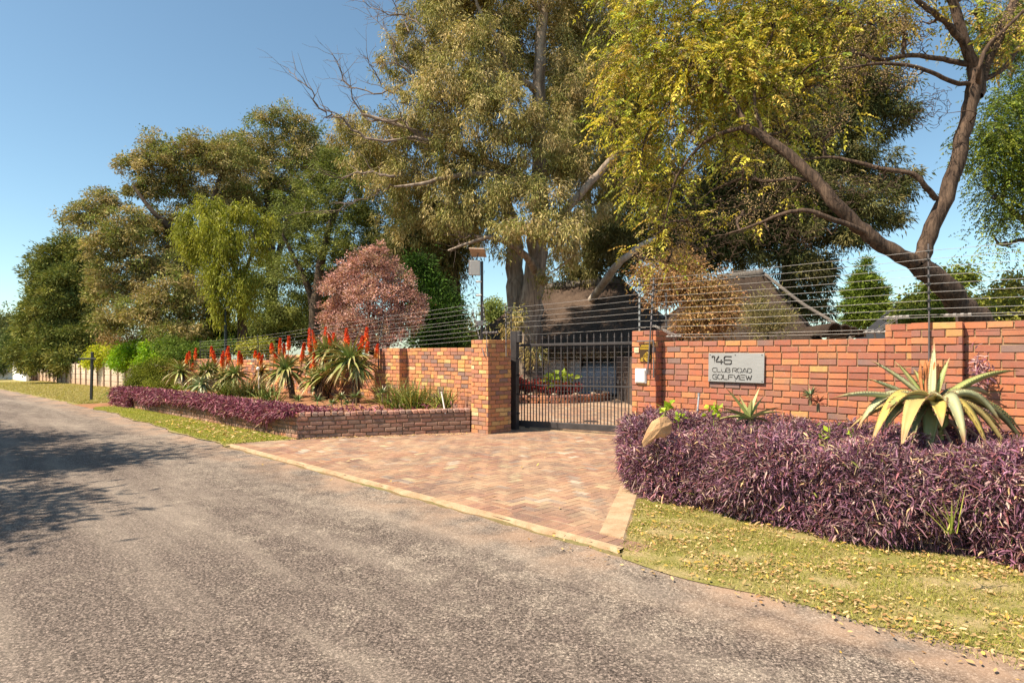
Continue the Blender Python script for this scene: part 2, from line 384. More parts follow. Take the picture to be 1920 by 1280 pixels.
for i in range(-80, 200):
    for j in range(-80, 200):
        k = (i-j) % 4
        if k == 0: cx=i*s+s; cy=j*s+s/2; hor=True
        elif k == 3: cx=i*s+s/2; cy=j*s+s; hor=False
        else: continue
        x = cx*e1[0]+cy*e2[0]; y = cx*e1[1]+cy*e2[1]
        y += 6; 
        t, D = wt((x, y))
        if D > 10.6 or D < 4.54 or not in_drive(t, D): continue
        col = np.array(PAVE[rng.choice(len(PAVE), p=PW)])*rng.uniform(.85,1.12)
        if hor: paver(mb, x, y, e1, e2, 2*s, s, .014, col)
        else: paver(mb, x, y, e2, e1, 2*s, s, .014, col)
t = 2.95
while t < 11.5:
    p = W(t, 4.42); paver(mb, p[0], p[1], N[:2], U[:2], .215, .106, .013, np.array(PAVE[rng.choice([0,1,3,6])])*rng.uniform(.85,1.1)); t += .107
# the yard behind the gate: stretcher courses
for i in range(0, 100):
    for j in range(-14, 45):
        t = 13-i*.22+(j%2)*.11; D = 10.66+j*.107*1.0
        if D > 22 or t > 14: continue
        if j >= 0:
            p = W(t, D); paver(mb, p[0], p[1], U[:2], N[:2], .215, .106, .012, np.array(PAVE[rng.choice(len(PAVE), p=PW)])*rng.uniform(.85,1.1))
o = mb.build('driveway', M['paver']); tag(o, None, None, None, 'structure')
mb = MB()
v=[];q=[]; ts=np.arange(3.02,11.5,.1)
for k,t in enumerate(ts):
    a=4.205+.03*rng.random()+.015*math.sin(t*6); b_=4.30; zz=.022
    v += [W(t,a,-.03),W(t,a+.015,zz-.012+.006*rng.random()),W(t,b_,zz),W(t,b_+.012,-.02)]
    if k: q += [(4*k-4+i,4*k+i,4*k+i+1,4*k-4+i+1) for i in range(3)]
mb.add(v,q)
# wide brick-on-concrete band closing the paving beside the lawn
v=[];q=[]
L0=[(3.30+(d_-4.29)*.58,d_) for d_ in (4.50,5.1,5.7,6.3,6.9,7.6,8.3)]
for k,(t,D) in enumerate(L0):
    v += [W(t+.012,D,-.02),W(t,D,.022),W(t-.25,D,.024),W(t-.28,D,.004)]
    if k: q += [(4*k-4+i,4*k-4+i+1,4*k+i+1,4*k+i) for i in range(3)]
q.append((0,3,2,1)); mb.add(v,q)
o = mb.build('kerb_edging', M['concrete']); tag(o, None, None, None, 'structure')

# verges
grid_sheet('grass_verge', np.arange(-12, 5.5, .1), lambda t: (max(edgeD(t)-.02, 4.29+(t-3.02)/.58), 8.6), 0.006, M['turf'])
grid_sheet('grass_verge', np.arange(11.2, 22.6, .2), lambda t: (edgeD(t)+.02 if t < 21.3 else edgeD(t)+.02+(t-21.3)*.6, 5.5), 0.006, M['turf'])
grid_sheet('grass_verge', np.arange(24.6, 120, .5), lambda t: (edgeD(t)+.0, 9.2), 0.006, M['turf'])
mb = MB(); mb.add([W(22.0,4.3,.002+gz(22)),W(24.9,4.3,.002+gz(24.9)),W(24.9,9.0,.002+gz(24.9)),W(22.0,9.0,.002+gz(22))],[(0,3,2,1)])
o = mb.build('dirt_track', M['soil']); tag(o, None, None, None, 'structure')

# ------------------------------------------------------------------ brickwork
PAL_R = [(0.56,0.18,0.075),(0.48,0.15,0.08),(0.58,0.235,0.095),(0.38,0.12,0.075),(0.31,0.125,0.095),(0.21,0.14,0.13),(0.62,0.33,0.11),(0.50,0.17,0.075)]
PR = np.array([4,4,2.6,4,3,2.2,.6,4]); PR/=PR.sum()
PAL_L = [(0.64,0.27,0.11),(0.70,0.38,0.12),(0.48,0.19,0.11),(0.36,0.17,0.12),(0.25,0.16,0.14),(0.74,0.50,0.20),(0.60,0.24,0.11),(0.78,0.62,0.34)]
PL = np.array([5,3.2,4,3,1.8,1.3,4,.4]); PL/=PL.sum()
PAL_O = [(0.34,0.17,0.13),(0.27,0.16,0.13),(0.42,0.20,0.14),(0.55,0.22,0.11),(0.20,0.14,0.12),(0.40,0.26,0.20),(0.30,0.19,0.16)]
PO = np.array([4,4,4,1,2.5,2.5,3]); PO/=PO.sum()
def lay(mb, P0, Ud, Nd, L, nc, z0, pal, pw, rng, course=.0855, bl=.217, joint=.014, ch=.0035, depth=.06, off=0, rough=.0022, header=False):
    P0 = np.asarray(P0, float)
    for c in range(nc):
        x = -bl*.5-joint if (c+off)%2 else 0.0
        x -= rng.uniform(0, .02)
        z = z0+c*course+joint*.5; h = course-joint
        while x < L:
            ln = bl if not header else .106
            if rng.random() < .06 and not header: ln = .106
            a = max(x, .0012); b_ = min(x+ln, L-.0012); x += ln+joint
            if b_-a < .02: continue
            col = np.array(pal[rng.choice(len(pal), p=pw)])*rng.uniform(.86,1.14)
            zc = z+h/2+rng.normal(0,rough); hh = h/2+rng.normal(0,rough*.5)
            ft = rng.normal(0, rough)
            r4 = rng.normal(0, rough*.7, (4,2))
            v=[]
            for d_, ins in ((-depth, 0.0), (-ch*1.3+ft, 0.0), (ft, ch)):
                for k_, (sx, sz) in enumerate(((0,-1),(1,-1),(1,1),(0,1))):
                    px_ = (a+ins) if sx == 0 else (b_-ins)
                    v.append(P0+Ud*(px_+(r4[k_,0] if ins else 0))+Z*(zc+sz*(hh-ins)+r4[k_,1])+Nd*d_)
            q=[(8,9,10,11)]
            for i in (0,4):
                for k_ in range(4): q.append((i+k_, i+(k_+1)%4, i+4+(k_+1)%4, i+4+k_))
            c3 = np.tile(col,(12,1)); 
            g = rng.random()
            if g < .25: c3[[1,2,5,6,9,10]] = c3[[1,2,5,6,9,10]]*.55+np.array(pal[rng.choice(len(pal), p=pw)])*.4
            mb.add(v, q, None, c3, 0)
def wall_obj(name, parts, label, cat, pal, pw, seed, mats=('brick','mortar'), group=None, **kw):
    """parts: (t0,t1,D0,D1,z0,courses, faces) in street coordinates"""
    rng = np.random.default_rng(seed); mb = MB(); base=None
    cr = kw.get('course', .0855)
    for (t0,t1,D0,D1,z0,nc,faces) in parts:
        if base is None: base = W((t0+t1)/2, D0, z0)
        rec=.015; H = nc*cr
        wbox(mb, t0+rec, t1-rec, D0+rec, D1-rec, z0-.3, z0+H-.006, (1,1,1), 1)
        if 'f' in faces: lay(mb, W(t1, D0), -U, -N, t1-t0, nc, z0, pal, pw, rng, **kw)
        if 'r' in faces: lay(mb, W(t0, D0+.0025), N, -U, D1-D0-.0025, nc, z0, pal, pw, rng, off=1, **kw)
        if 'l' in faces: lay(mb, W(t1, D1), -N, U, D1-D0-.0025, nc, z0, pal, pw, rng, off=1, **kw)
        if 'b' in faces: lay(mb, W(t0+.003, D1-.001), U, N, t1-t0-.006, nc, z0, pal, pw, rng, **kw)
    o = mb.build(name, [M[mats[0]], M[mats[1]]], loc=base); tag(o, label, cat, group); return o
c_=.0855
wall_obj('brick_wall', [(2.2,5.26,8.50,8.72,0.0,21,'f'), (-5,1.42,8.50,8.72,0.0,23,'f'), (1.91,2.2,8.50,8.72,0.0,23,'fl'), (1.415,1.905,8.39,8.72,0.0,23,'fr')],
         'orange red face brick wall carrying the steel address sign, stepping up towards the big leaning tree', 'brick wall', PAL_R, PR, 21)
wall_obj('brick_pillar', [(5.265,5.70,8.33,8.95,0.0,23,'frl')], 'brick gate pillar with yellow and black plaque and white intercom box', 'pillar', PAL_R, PR, 22, group='brick pillars flanking the gate')
wall_obj('brick_pillar', [(9.12,9.62,8.40,9.04,0.0,22,'frl')], 'orange brick gate pillar below the solar floodlight, with its shaded side to the gate', 'pillar', PAL_L, PL, 23, group='brick pillars flanking the gate')
wall_obj('brick_wall', [(9.625,12.1,8.58,8.80,0.02,20,'f'), (12.1,13.15,8.37,8.80,0.02,20,'frl'), (13.15,19.5,8.58,8.80,0.02,18,'f'), (19.5,27.5,8.58,8.80,0.02,16,'f')],
         'golden orange face brick wall behind the flowering aloes, stepping down away from the gate', 'brick wall', PAL_L, PL, 24)

# low planter wall, weathered clinker bricks with a rowlock coping
def low_wall():
    rng = np.random.default_rng(31); mb = MB()
    segs = [((9.62, 8.38), (11.2, 5.46), 6, 'drive'), ((11.2, 5.46), (22.0, 5.08), 5, 'street')]
    for (a, b_, nc, w_) in segs:
        A = W(*a); B = W(*b_); d = B-A; L = np.linalg.norm(d); d /= L
        out = np.array([d[1], -d[0], 0]); 
        if np.dot(out, -N if w_ == 'street' else -U) < 0: out = -out
        n_ = 5; z0 = .0
        axs = np.array([d, out, Z])
        boxo(mb, A+d*(L/2)-out*.115+Z*.205, axs, (L/2-.016, .099, .215), (1,1,1), 1)
        # courses follow a face that starts at the far end so that bricks run continuously
        lay(mb, A, d, out, L, n_, 0.0, PAL_O, PO, rng, course=.083, ch=.011, joint=.014, rough=.003, depth=.07)
        x = 0.0
        while x < L-.1:
            col = np.array(PAL_O[rng.choice(len(PAL_O), p=PO)])*rng.uniform(1.0,1.35)+.03
            boxo(mb, A+d*(x+.053+rng.normal(0,.003))-out*(.11+rng.normal(0,.006))+Z*(.415+.038+rng.normal(0,.005)), np.array([nrm(d+out*rng.normal(0,.06)+Z*rng.normal(0,.04)),out,Z]), (.050+rng.normal(0,.002),.118,.036), col, 0, .011); x += .118
    # corner and inner end
    o = mb.build('planter_wall', [M['oldbrick'], M['oldmortar']], loc=W(11.2,5.46,0)); tag(o, 'low planter wall of weathered brown bricks with a rowlock top, beside the driveway', 'low wall')
low_wall()
# raised soil bed
mb = MB(); rngb = np.random.default_rng(5); ts=np.linspace(9.7,22.0,50); v=[];q=[]
for i,t in enumerate(ts):
    D0 = 5.3+.38-(t-11.2)*.035 if t > 11.1 else 8.4-(t-9.62)/(1.58)*2.7
    for k in range(8):
        s_=k/7; v.append(W(t, D0+(8.6-D0)*s_, .40+.06*s_+rngb.normal(0,.015)))
for i in range(len(ts)-1):
    for k in range(7): q.append((i*8+k,(i+1)*8+k,(i+1)*8+k+1,i*8+k+1))
mb.add(v,q); o = mb.build('flower_bed', M['soil'], smooth=True); tag(o, None, None, None, 'structure')

# precast concrete fence further along the street
def m_precast():
    m, n, b, o = new_mat('precast_panel'); p = pos(n)
    c = mix(n, ramp(n, noise(n, 1.5, 5, .6, p), [(0.35, 0.0), (0.65, 1.0)]), (0.60, 0.50, 0.38), (0.45, 0.36, 0.28))
    sp = nd(n, 'ShaderNodeSeparateXYZ'); n.links.new(p, sp.inputs[0])
    mr = nd(n, 'ShaderNodeMapRange'); mr.inputs[1].default_value = .35; mr.inputs[2].default_value = -.35; n.links.new(sp.outputs[2], mr.inputs[0])
    c = mix(n, mr.outputs[0], c, (0.46, 0.30, 0.20)); n.links.new(c, b.inputs['Base Color']); b.inputs['Roughness'].default_value = .9
    return m
M['precast'] = m_precast()
M['precast_d'] = simple('precast_post', (0.26,0.17,0.12), .9, var=.3)
root = empty('precast_fence', W(28, 8.7, gz(28)), 'long pale precast concrete panel fence with close posts, half under shrubs', 'fence')
mb = MB(); t=27.7; posts=[]
while t < 66:
    z = gz(t+.75); posts.append(t)
    for k in range(4): wbox(mb, t+.06, t+1.44, 8.68, 8.725, z+.02+k*.33, z+.33+k*.33, (1,1,1), 0, .012)
    t += 1.5
mb.build('panels', M['precast'], root)
for i, t in enumerate(posts):
    mb = MB(); z=gz(t); wbox(mb, t-.07, t+.07, 8.62, 8.76, z-.1, z+1.42, (1,1,1), 0, .012)
    mb.build('fence_post', M['precast_d'], root)
# ------------------------------------------------------------------ sliding gate
GA = P(968, 802, 13.5); GA[2] = 0; GB = P(1240, 823, 11.75); GB[2] = 0
gu = GB-GA; gL = np.linalg.norm(gu); gu /= gL; gn = np.array([gu[1], -gu[0], 0]); GX = np.array([gu, gn, Z])
root = empty('sliding_gate', GA, 'black steel sliding gate of vertical spear-topped bars between the two brick pillars', 'gate')
def gp(s, z, o=0.0): return GA+gu*s+gn*o+Z*z
def gz0(s): return .03+.012*s          # the track climbs a little to the right
mb = MB()
boxo(mb, gp(gL/2, .115+.012*gL/2), np.array([nrm(gu+Z*.012), gn, Z]), (gL/2, .028, .062), ch=.006)
boxo(mb, gp(gL/2, 1.775+.012*gL/2), np.array([nrm(gu+Z*.012), gn, Z]), (gL/2, .028, .026), ch=.005)
boxo(mb, gp(gL/2, .93+.012*gL/2), np.array([nrm(gu+Z*.012), gn, Z]), (gL/2, .012, .014), ch=.003)
for s in (.03, gL-.03): boxo(mb, gp(s, .95+.012*s), GX, (.026,.024,.80), ch=.004)
mb.build('gate_frame', M['blacksteel'], root)
def spear(mb, s, z, k=1.0):
    v=[]; 
    for (dz, r) in ((0,.007),(.02,.016*k),(.045,.009),(.06,.012*k),(.115,.0)):
        for j in range(4):
            a=math.pi/4+j*math.pi/2; v.append(gp(s+r*1.4*math.cos(a), z+dz, r*.9*math.sin(a)))
    q=[(i*4+j,i*4+(j+1)%4,(i+1)*4+(j+1)%4,(i+1)*4+j) for i in range(4) for j in range(4)]
    mb.add(v,q)
n=0; s=.06
while s < gL-.04:
    mb = MB(); z0=gz0(s)+.14
    boxo(mb, gp(s, (z0+1.88+.012*s)/2), GX, (.0085,.0085,(1.88+.012*s-z0)/2)); spear(mb, s, 1.875+.012*s)
    mb.build('gate_bar', M['blacksteel'], root)
    mb = MB(); s2=s+.074
    if s2 < gL-.05:
        boxo(mb, gp(s2, (z0+.975)/2), GX, (.0075,.0075,(.985-z0)/2)); spear(mb, s2, .98+.012*s2, .9)
        mb.build('short_bar', M['blacksteel'], root)
    s += .1475
mb = MB()
for k in range(12): tube(mb, [gp(0.02, 1.70-k*.098, -.03), gp(gL-.02, 1.74-k*.098, -.03)], .0028, 4)
mb.build('wire_mesh', M['post'], root)
for s in (.28, gL-.4):
    mb = MB(); c = gp(s, .035); 
    tube(mb, [c-gn*.018, c+gn*.018], .045, 14); boxo(mb, c+Z*.03, GX, (.05,.026,.03), ch=.004)
    mb.build('wheel', M['blacksteel'], root)
mb = MB(); boxo(mb, gp(gL/2, .006), GX, (gL/2+.1,.075,.018)); tag(mb.build('gate_track', M['concrete'], loc=gp(gL/2,0)), 'pale concrete strip with rail under the sliding gate', 'gate track')
# guide post beside left pillar
root = empty('gate_post', W(9.0, 9.2, 0), 'thick black steel guide post at the left end of the sliding gate', 'gate post')
gpc = P(965, 805, 13.25); gpc[2]=0
mb = MB(); boxo(mb, gpc+Z*1.02, GX, (.075,.06,1.05), ch=.006); mb.build('post', M['blacksteel'], root)
mb = MB(); boxo(mb, gpc+Z*1.95+gu*.11, GX, (.05,.05,.12), ch=.01); mb.build('guide_bracket', M['blacksteel'], root)
mb = MB()
for z in (.35,.75,1.15,1.5):
    mb = MB(); tube(mb, [gpc+Z*z+gu*.075, gpc+Z*z+gu*.12], .02, 8); mb.build('roller_stub', M['blacksteel'], root)

# ------------------------------------------------------------------ stroke lettering
G = {'1': [[(.0,.82),(.0,1.0)],[(.0,1.0),(.22,1.0),(.3,.93),(.3,0)]],
 '4': [[(.35,1),(.0,.35),(.0,.28),(.9,.28)],[(.68,.55),(.68,0)]],
 '6': [[(.92,.97),(.2,1.0),(.04,.88),(.0,.75),(.0,.15),(.12,0),(.8,0),(.92,.12),(.92,.40),(.8,.52),(.06,.52)]],
 'C': [[(.9,1),(.28,1),(0,.75),(0,.25),(.28,0),(.9,0)]],
 'L': [[(0,1),(0,.12)],[(.1,0),(.85,0)]],
 'U': [[(0,1),(0,.22),(.15,0),(.42,0)],[(.56,0),(.8,0),(.92,.2),(.92,1)]],
 'B': [[(0,1),(.75,1),(.86,.88),(.86,.66),(.75,.55),(.3,.55)],[(0,.86),(0,0)],[(.12,0),(.8,0),(.92,.14),(.92,.38),(.84,.5)]],
 'R': [[(0,.86),(0,0)],[(0,1),(.78,1),(.9,.88),(.9,.6),(.78,.45),(.3,.45)],[(.6,.36),(.92,0)]],
 'O': [[(.4,1),(.25,1),(.0,.75),(0,.25),(.25,0),(.42,0)],[(.58,0),(.75,0),(1,.25),(1,.75),(.75,1),(.56,1)]],
 'A': [[(0,0),(.42,1),(.52,1),(.66,.68)],[(.72,.54),(.95,0)],[(.34,.22),(.62,.22)]],
 'D': [[(0,.84),(0,0)],[(.0,1),(.6,1),(.9,.75),(.9,.25),(.6,0),(.2,0)]],
 'G': [[(.92,1),(.28,1),(.0,.75),(0,.25),(.25,0),(.8,0),(.92,.12),(.92,.5),(.5,.5)]],
 'F': [[(0,.84),(0,0)],[(0,1),(.88,1)],[(.2,.52),(.8,.52)]],
 'V': [[(0,1),(.42,.1)],[(.56,.1),(.96,1)]],
 'I': [[(0,1),(0,0)]],
 'E': [[(0,.84),(0,0),(.88,0)],[(0,1),(.88,1)],[(.2,.52),(.8,.52)]],
 'W': [[(0,1),(.28,0)],[(.38,.16),(.58,.85)],[(.66,.6),(.84,0)],[(.92,.12),(1.16,1)]],
 'S': [[(.9,1),(.15,1),(0,.86),(0,.66),(.12,.55),(.78,.5),(.9,.38),(.9,.14),(.78,0),(0,0)]]}
GW = {'1':.5,'4':1.05,'6':1.1,'I':.26,'W':1.36,'A':1.12,'O':1.2,'V':1.12,' ':.42}
def letters(mb, text, org, ux, uz, h, wd, r, gap=.0, total=None):
    adv = sum(GW.get(c,1.08) for c in text)-.1
    k = (total/adv) if total else wd
    x = 0
    for c in text:
        for st in G.get(c, []):
            pts=[org+ux*(x+px_*k)+uz*(pz*h) for px_,pz in st]; tube(mb, pts, r, 6)
        x += GW.get(c,1.08)*k
# address sign
sz_l, sz_r = 4.47, 3.65
root = empty('address_sign', W((sz_l+sz_r)/2, 8.46, 1.2), 'brushed steel plate reading 146 CLUB ROAD GOLFVIEW on the brick wall', 'sign')
mb = MB(); lean=.018
for (D0,D1) in ((8.462,8.478),):
    Ax = np.array([nrm(-U), N, nrm(Z-U*lean*1.0)])
    boxo(mb, W((sz_l+sz_r)/2, 8.47, 1.408), Ax, (.41,.008,.205), ch=.003)
def m_brushed():
    m, n, b, o = new_mat('brushed_steel'); p = pos(n)
    mp = nd(n, 'ShaderNodeMapping'); mp.inputs['Scale'].default_value = (2,2,90); n.links.new(p, mp.inputs[0])
    f = noise(n, 3, 4, .6, mp.outputs[0])
    n.links.new(mix(n, f, (0.34,0.335,0.33), (0.50,0.495,0.49)), b.inputs['Base Color']); b.inputs['Metallic'].default_value = .55
    n.links.new(ramp(n, f, [(0.3,.42),(0.7,.58)]), b.inputs['Roughness']); return m
M['brushed'] = m_brushed()
mb.build('plate', M['brushed'], root)
M['letter'] = simple('engraved_black', (0.03,0.026,0.025), .6)
mb = MB(); so = W(sz_l, 8.4615, 0)
letters(mb, '146', so-U*.062+Z*1.462, -U, Z, .108, .11, .0105, total=.30)
letters(mb, 'CLUB ROAD', so-U*.066+Z*1.345, -U, Z, .058, .07, .0058, total=.585)
letters(mb, 'GOLFVIEW', so-U*.068+Z*1.243, -U, Z, .066, .07, .0066, total=.585)
mb.build('lettering', M['letter'], root)
for t_ in (sz_l-.03, (sz_l+sz_r)/2, sz_r+.03):
    for z_ in (1.228, 1.588):
        mb = MB(); tube(mb, [W(t_,8.465,z_), W(t_,8.457,z_)], .007, 8); mb.build('screw', M['blacksteel'], root)

# things on the right pillar (face D = 8.33)
fD = 8.325
root = empty('alarm_plaque', W(5.5, fD, 1.5), 'dark brown alarm plaque with yellow eye emblem on the brick pillar', 'plaque')
M['plaque'] = simple('dark_brown_enamel', (0.055,0.03,0.012), .35); M['yel'] = simple('yellow_print', (0.72,0.47,0.03), .45)
mb = MB(); pt0, pt1 = 5.545, 5.335; wbox(mb, pt1, pt0, fD-.012, fD-.002, 1.475, 1.745, (1,1,1), 0, .003); mb.build('panel', M['plaque'], root)
mb = MB(); q0 = W(pt0, fD-.013, 0)
def arc(c, rx, rz, a0, a1, n=16): return [c-U*(rx*math.cos(math.radians(a0+(a1-a0)*i/n)))+Z*(rz*math.sin(math.radians(a0+(a1-a0)*i/n))) for i in range(n+1)]
ec = W(pt0-.138, fD-.014, 1.558)
dia = [ec-U*(.062*sx*abs(sx)**0)+Z*(.070*sz_) for sx,sz_ in ((0,1),(.75,.45),(1,0),(.75,-.45),(0,-1),(-.75,-.45),(-1,0),(-.75,.45),(0,1))]
tube(mb, smoothpath(dia,3), .0045, 5)
tube(mb, arc(ec, .037,.042, 100, 440), .0038, 5)
for dx in (-.016,0,.016): tube(mb, [ec-U*dx-Z*.022, ec-U*dx+Z*.024], .003, 5)
letters(mb, 'US', q0-U*.010+Z*1.492, -U, Z, .05, .03, .0045, total=.055)
for z_,x0,x1 in ((1.722,.03,.185),(1.695,.01,.19),(1.672,.012,.17)):
    x=x0
    while x<x1:
        wbox(mb, pt0-x-.011, pt0-x, fD-.0145, fD-.012, z_, z_+.014 if z_>1.7 else z_+.009); x+=.0145
mb.build('lettering', M['yel'], root)
root = empty('intercom_box', W(5.58, fD, 1.2), 'plain white square intercom box below the alarm plaque', 'intercom')
mb = MB(); wbox(mb, 5.435, 5.615, fD-.045, fD-.002, 1.155, 1.365, (1,1,1), 0, .012); mb.build('cover', M['white'], root)
mb = MB(); wbox(mb, 5.425, 5.625, fD-.018, fD-.001, 1.145, 1.375, (1,1,1), 0, .004); mb.build('back_plate', M['white'], root)
M['cream'] = simple('cream_enamel', (0.74,0.60,0.38), .5)
mb = MB(); wbox(mb, 5.565, 5.645, fD-.010, fD-.002, 1.62, 1.70, (1,1,1), 0, .002); wbox(mb, 5.58,5.63,fD-.012,fD-.0105,1.645,1.652,(1,1,1),1); wbox(mb, 5.58,5.63,fD-.012,fD-.0105,1.668,1.675,(1,1,1),1)
tag(mb.build('label_tile', [M['cream'], M['mortar']], loc=W(5.6,fD,1.62)), 'tiny cream tile left of the alarm plaque', 'label')
mb = MB(); tube(mb, smoothpath([W(5.58,8.30,1.795),W(5.33,8.30,1.795),W(5.285,8.30,1.76),W(5.285,8.30,1.24)],4), .013, 8)
tag(mb.build('bent_pipe', M['post'], loc=W(5.4,8.30,1.7)), 'bent grey steel pipe framing the alarm plaque on the pillar', 'pipe')

# ------------------------------------------------------------------ electric fences
def insulated_post(root, a, b_, zs, name='post', r=.011, mat='post', bend=None):
    """a: foot, b_: top; insulators where the wires pass"""
    mb = MB(); pts = [a, b_] if bend is None else [a, bend, b_]
    tube(mb, pts, r, 8); o = mb.build(name, M[mat], root)
    lo = pts[-2]
    for z in zs:
        f = (z-lo[2])/(pts[-1][2]-lo[2])
        if not 0 <= f <= 1.02: continue
        c = lo+(pts[-1]-lo)*f
        m2 = MB(); tube(m2, [c+N*.0-Z*.014, c+Z*.014], r+.011, 8); tube(m2, [c, c-N*.03], .007, 6)
        m2.build('insulator', M['insul'], o)
    return o
def wire(root, pts, r=.0023, sag=.012):
    mb = MB(); out=[]
    for a, b_ in zip(pts[:-1], pts[1:]):
        for i in range(9):
            s=i/9; p=np.array(a)+(np.array(b_)-np.array(a))*s; p=p-Z*sag*4*s*(1-s)*np.linalg.norm(np.array(b_)-np.array(a))/4; out.append(p)
    out.append(np.array(pts[-1])); tube(mb, out, r, 4, cap=False); mb.build('wire', M['galv'], root)
zr = [2.775-.094*k for k in range(9)]
M['bracket'] = simple('weathered_bracket', (0.22,0.20,0.19), .6)
root = empty('electric_fence', W(5.5, 8.5, 1.9), 'electric fence of nine fine wires above the brick wall with the address sign', 'electric fence', 'electric fences above the wall line')
insulated_post(root, W(5.62, 8.42, 1.95), W(5.62, 8.42, 2.80), zr, 'post', .014, 'galv')
insulated_post(root, W(5.38, 8.28, 1.30), W(5.44, 8.55, 2.80), zr, 'post', .012, 'post', W(5.33, 8.30, 2.05))
insulated_post(root, W(5.22, 8.55, 1.97), W(5.22, 8.55, 2.55), zr, 'post', .012, 'post')
pr = PD(1742, 8.36, 1.35); tr_, _ = wt(pr)
insulated_post(root, W(tr_,8.36,1.52), W(tr_+.02,8.42,2.86), zr, 'post', .009, 'post', W(tr_,8.36,2.05))
for k, z in enumerate(zr): wire(root, [W(5.62,8.40,z), W(5.42,8.52,z), W(tr_,8.38,z+.0), W(-2.4,8.45,z)])
for (t_, z_) in ((5.1,1.87),(2.33,1.87),(1.95+.15,2.045),(1.5,2.045)):
    mb = MB(); tube(mb, [W(t_,8.6,z_-.09), W(t_,8.55,z_)], .012, 6)
    tube(mb, [W(t_+.12,8.55,z_), W(t_-.12,8.55,z_)], .009, 8)
    for i in range(4): tube(mb, [W(t_+.10-i*.07,8.55,z_), W(t_+.07-i*.07,8.55,z_)], .019, 8)
    mb.build('bracket', M['bracket'], root)
wire(root, [W(5.1,8.54,1.90), W(2.33,8.54,1.90)]); wire(root, [W(5.1,8.56,1.86), W(2.33,8.56,1.86)])
for d_ in (0,.03,.06): wire(root, [W(5.45-d_,8.5,2.05), W(5.1-d_*1.5,8.55,1.88)]); wire(root, [W(2.33-d_,8.54,1.88), W(2.1-d_,8.54,2.05)])
wire(root, [W(2.1,8.54,2.06), W(-2.4,8.54,2.06)])

root = empty('electric_fence', W(9.2, 8.7, 1.9), 'five electric wires strung across above the sliding gate', 'electric fence', 'electric fences above the wall line')
zg = [2.53,2.43,2.33,2.23,2.13]
insulated_post(root, PD(949, 8.42+.25, 1.55), PD(948, 8.9, 2.62), zg, 'post', .010)
insulated_post(root, PD(958, 8.95, 1.7), PD(958.5, 8.95, 2.50), zg, 'post', .010)
for z in zg: wire(root, [PD(948, 8.9, z), PD(958, 8.95, z), W(5.62,8.44,z+.02)])
wire(root, [PD(960, 9.4, 1.99), W(5.62,8.6,2.02)])

root = empty('electric_fence', W(14, 8.6, 1.8), 'electric fence of nine wires stepping down behind the aloes on the left wall', 'electric fence', 'electric fences above the wall line')
zl = [2.62-.092*k for k in range(9)]
insulated_post(root, PD(913.5, 8.36, 1.55), PD(905, 8.62, 2.64), zl, 'post', .010, 'post', PD(912.5, 8.42, 1.95))
insulated_post(root, PD(908, 8.36, 1.55), PD(886, 8.62, 2.50), zl, 'post', .010)
stations = [(9.5,0.0),(12.9,-.13),(16.6,-.30),(20.2,-.47),(25.5,-.58)]
for (t_, dz) in stations[1:]:
    insulated_post(root, W(t_,8.33 if t_<13 else 8.52,1.35+dz), W(t_+.1,8.55,2.68+dz), [z+dz for z in zl], 'post', .010, 'post', W(t_,8.33 if t_<13 else 8.52,1.80+dz))
for k, z in enumerate(zl):
    if k in (3,): z -= .03
    wire(root, [W(t_+.05,8.54,z+dz) for (t_,dz) in stations])
mb = MB(); c = W(9.3,8.55,2.02); tube(mb,[c+U*.15,c-U*.3],.012,6)
for i in range(5): tube(mb,[c+U*(.1-i*.09),c+U*(.06-i*.09)],.028,8)
mb.build('bracket', M['post'], root)

# ------------------------------------------------------------------ solar floodlight mast
LY = 13.6
lb = P(903.5, 640, LY); root = empty('solar_light_mast', (lb[0], lb[1], 0), 'dark square mast with solar panel, white floodlight and cameras behind the left pillar', 'light mast')
mb = MB(); A_ = np.array([nrm((1,.25,0)), nrm((-.25,1,0)), Z]); c0 = P(903.5, 490, LY)
boxo(mb, np.array([lb[0], LY, c0[2]/2]), A_, (.027,.027,c0[2]/2), ch=.004); mb.build('mast', M['blacksteel'], root)
mb = MB(); pc = P(896, 473.5, LY); ax_ = np.array([nrm((1,-.1,-.06)), nrm((.1,1,-.30)), nrm((.06,.30,1))]); boxo(mb, pc, ax_, (.165,.20,.012), ch=.003); mb.build('solar_panel', simple('solar_panel_back', (0.42,0.30,0.22), .5), root)
mb = MB(); tube(mb, [P(893,487,LY), P(897,475,LY)], .013, 6); tube(mb, [P(908,476,LY), P(908.5,490,LY)], .004, 5); tube(mb,[P(882,476,LY),P(882,488,LY)],.004,5); mb.build('panel_bracket', M['post'], root)
fl = P(889.5, 502, LY-.06); Af = np.array([nrm((1,.32,.0)), nrm((-.32,1,.18)), nrm((.02,-.18,1))])
mb = MB(); boxo(mb, fl, Af, (.125,.035,.165), ch=.012); hs = mb.build('floodlight_housing', M['post'], root)
mb = MB(); boxo(mb, fl-Af[1]*.036, Af, (.112,.006,.152), ch=.003); mb.build('floodlight_lens', simple('frosted_lens', (0.80,0.80,0.77), .3, var=.03), hs)
for y_, w_ in ((528.5,.05),(554,.06)):
    mb = MB(); cc = P(899-w_*20, y_, LY-.03); tube(mb, [cc-np.array([.06,.03,0]), cc+np.array([.05,.02,.01])], .022, 10); cm = mb.build('security_camera', M['white'], root)
    mb = MB(); tube(mb, [cc-np.array([.066,.033,0]), cc-np.array([.06,.03,0])], .017, 10); mb.build('lens', M['insul'], cm)
mb = MB(); cf = P(900, 606, LY-.08); boxo(mb, cf, Af, (.075,.03,.055), ch=.008); sf = mb.build('small_floodlight', M['post'], root)
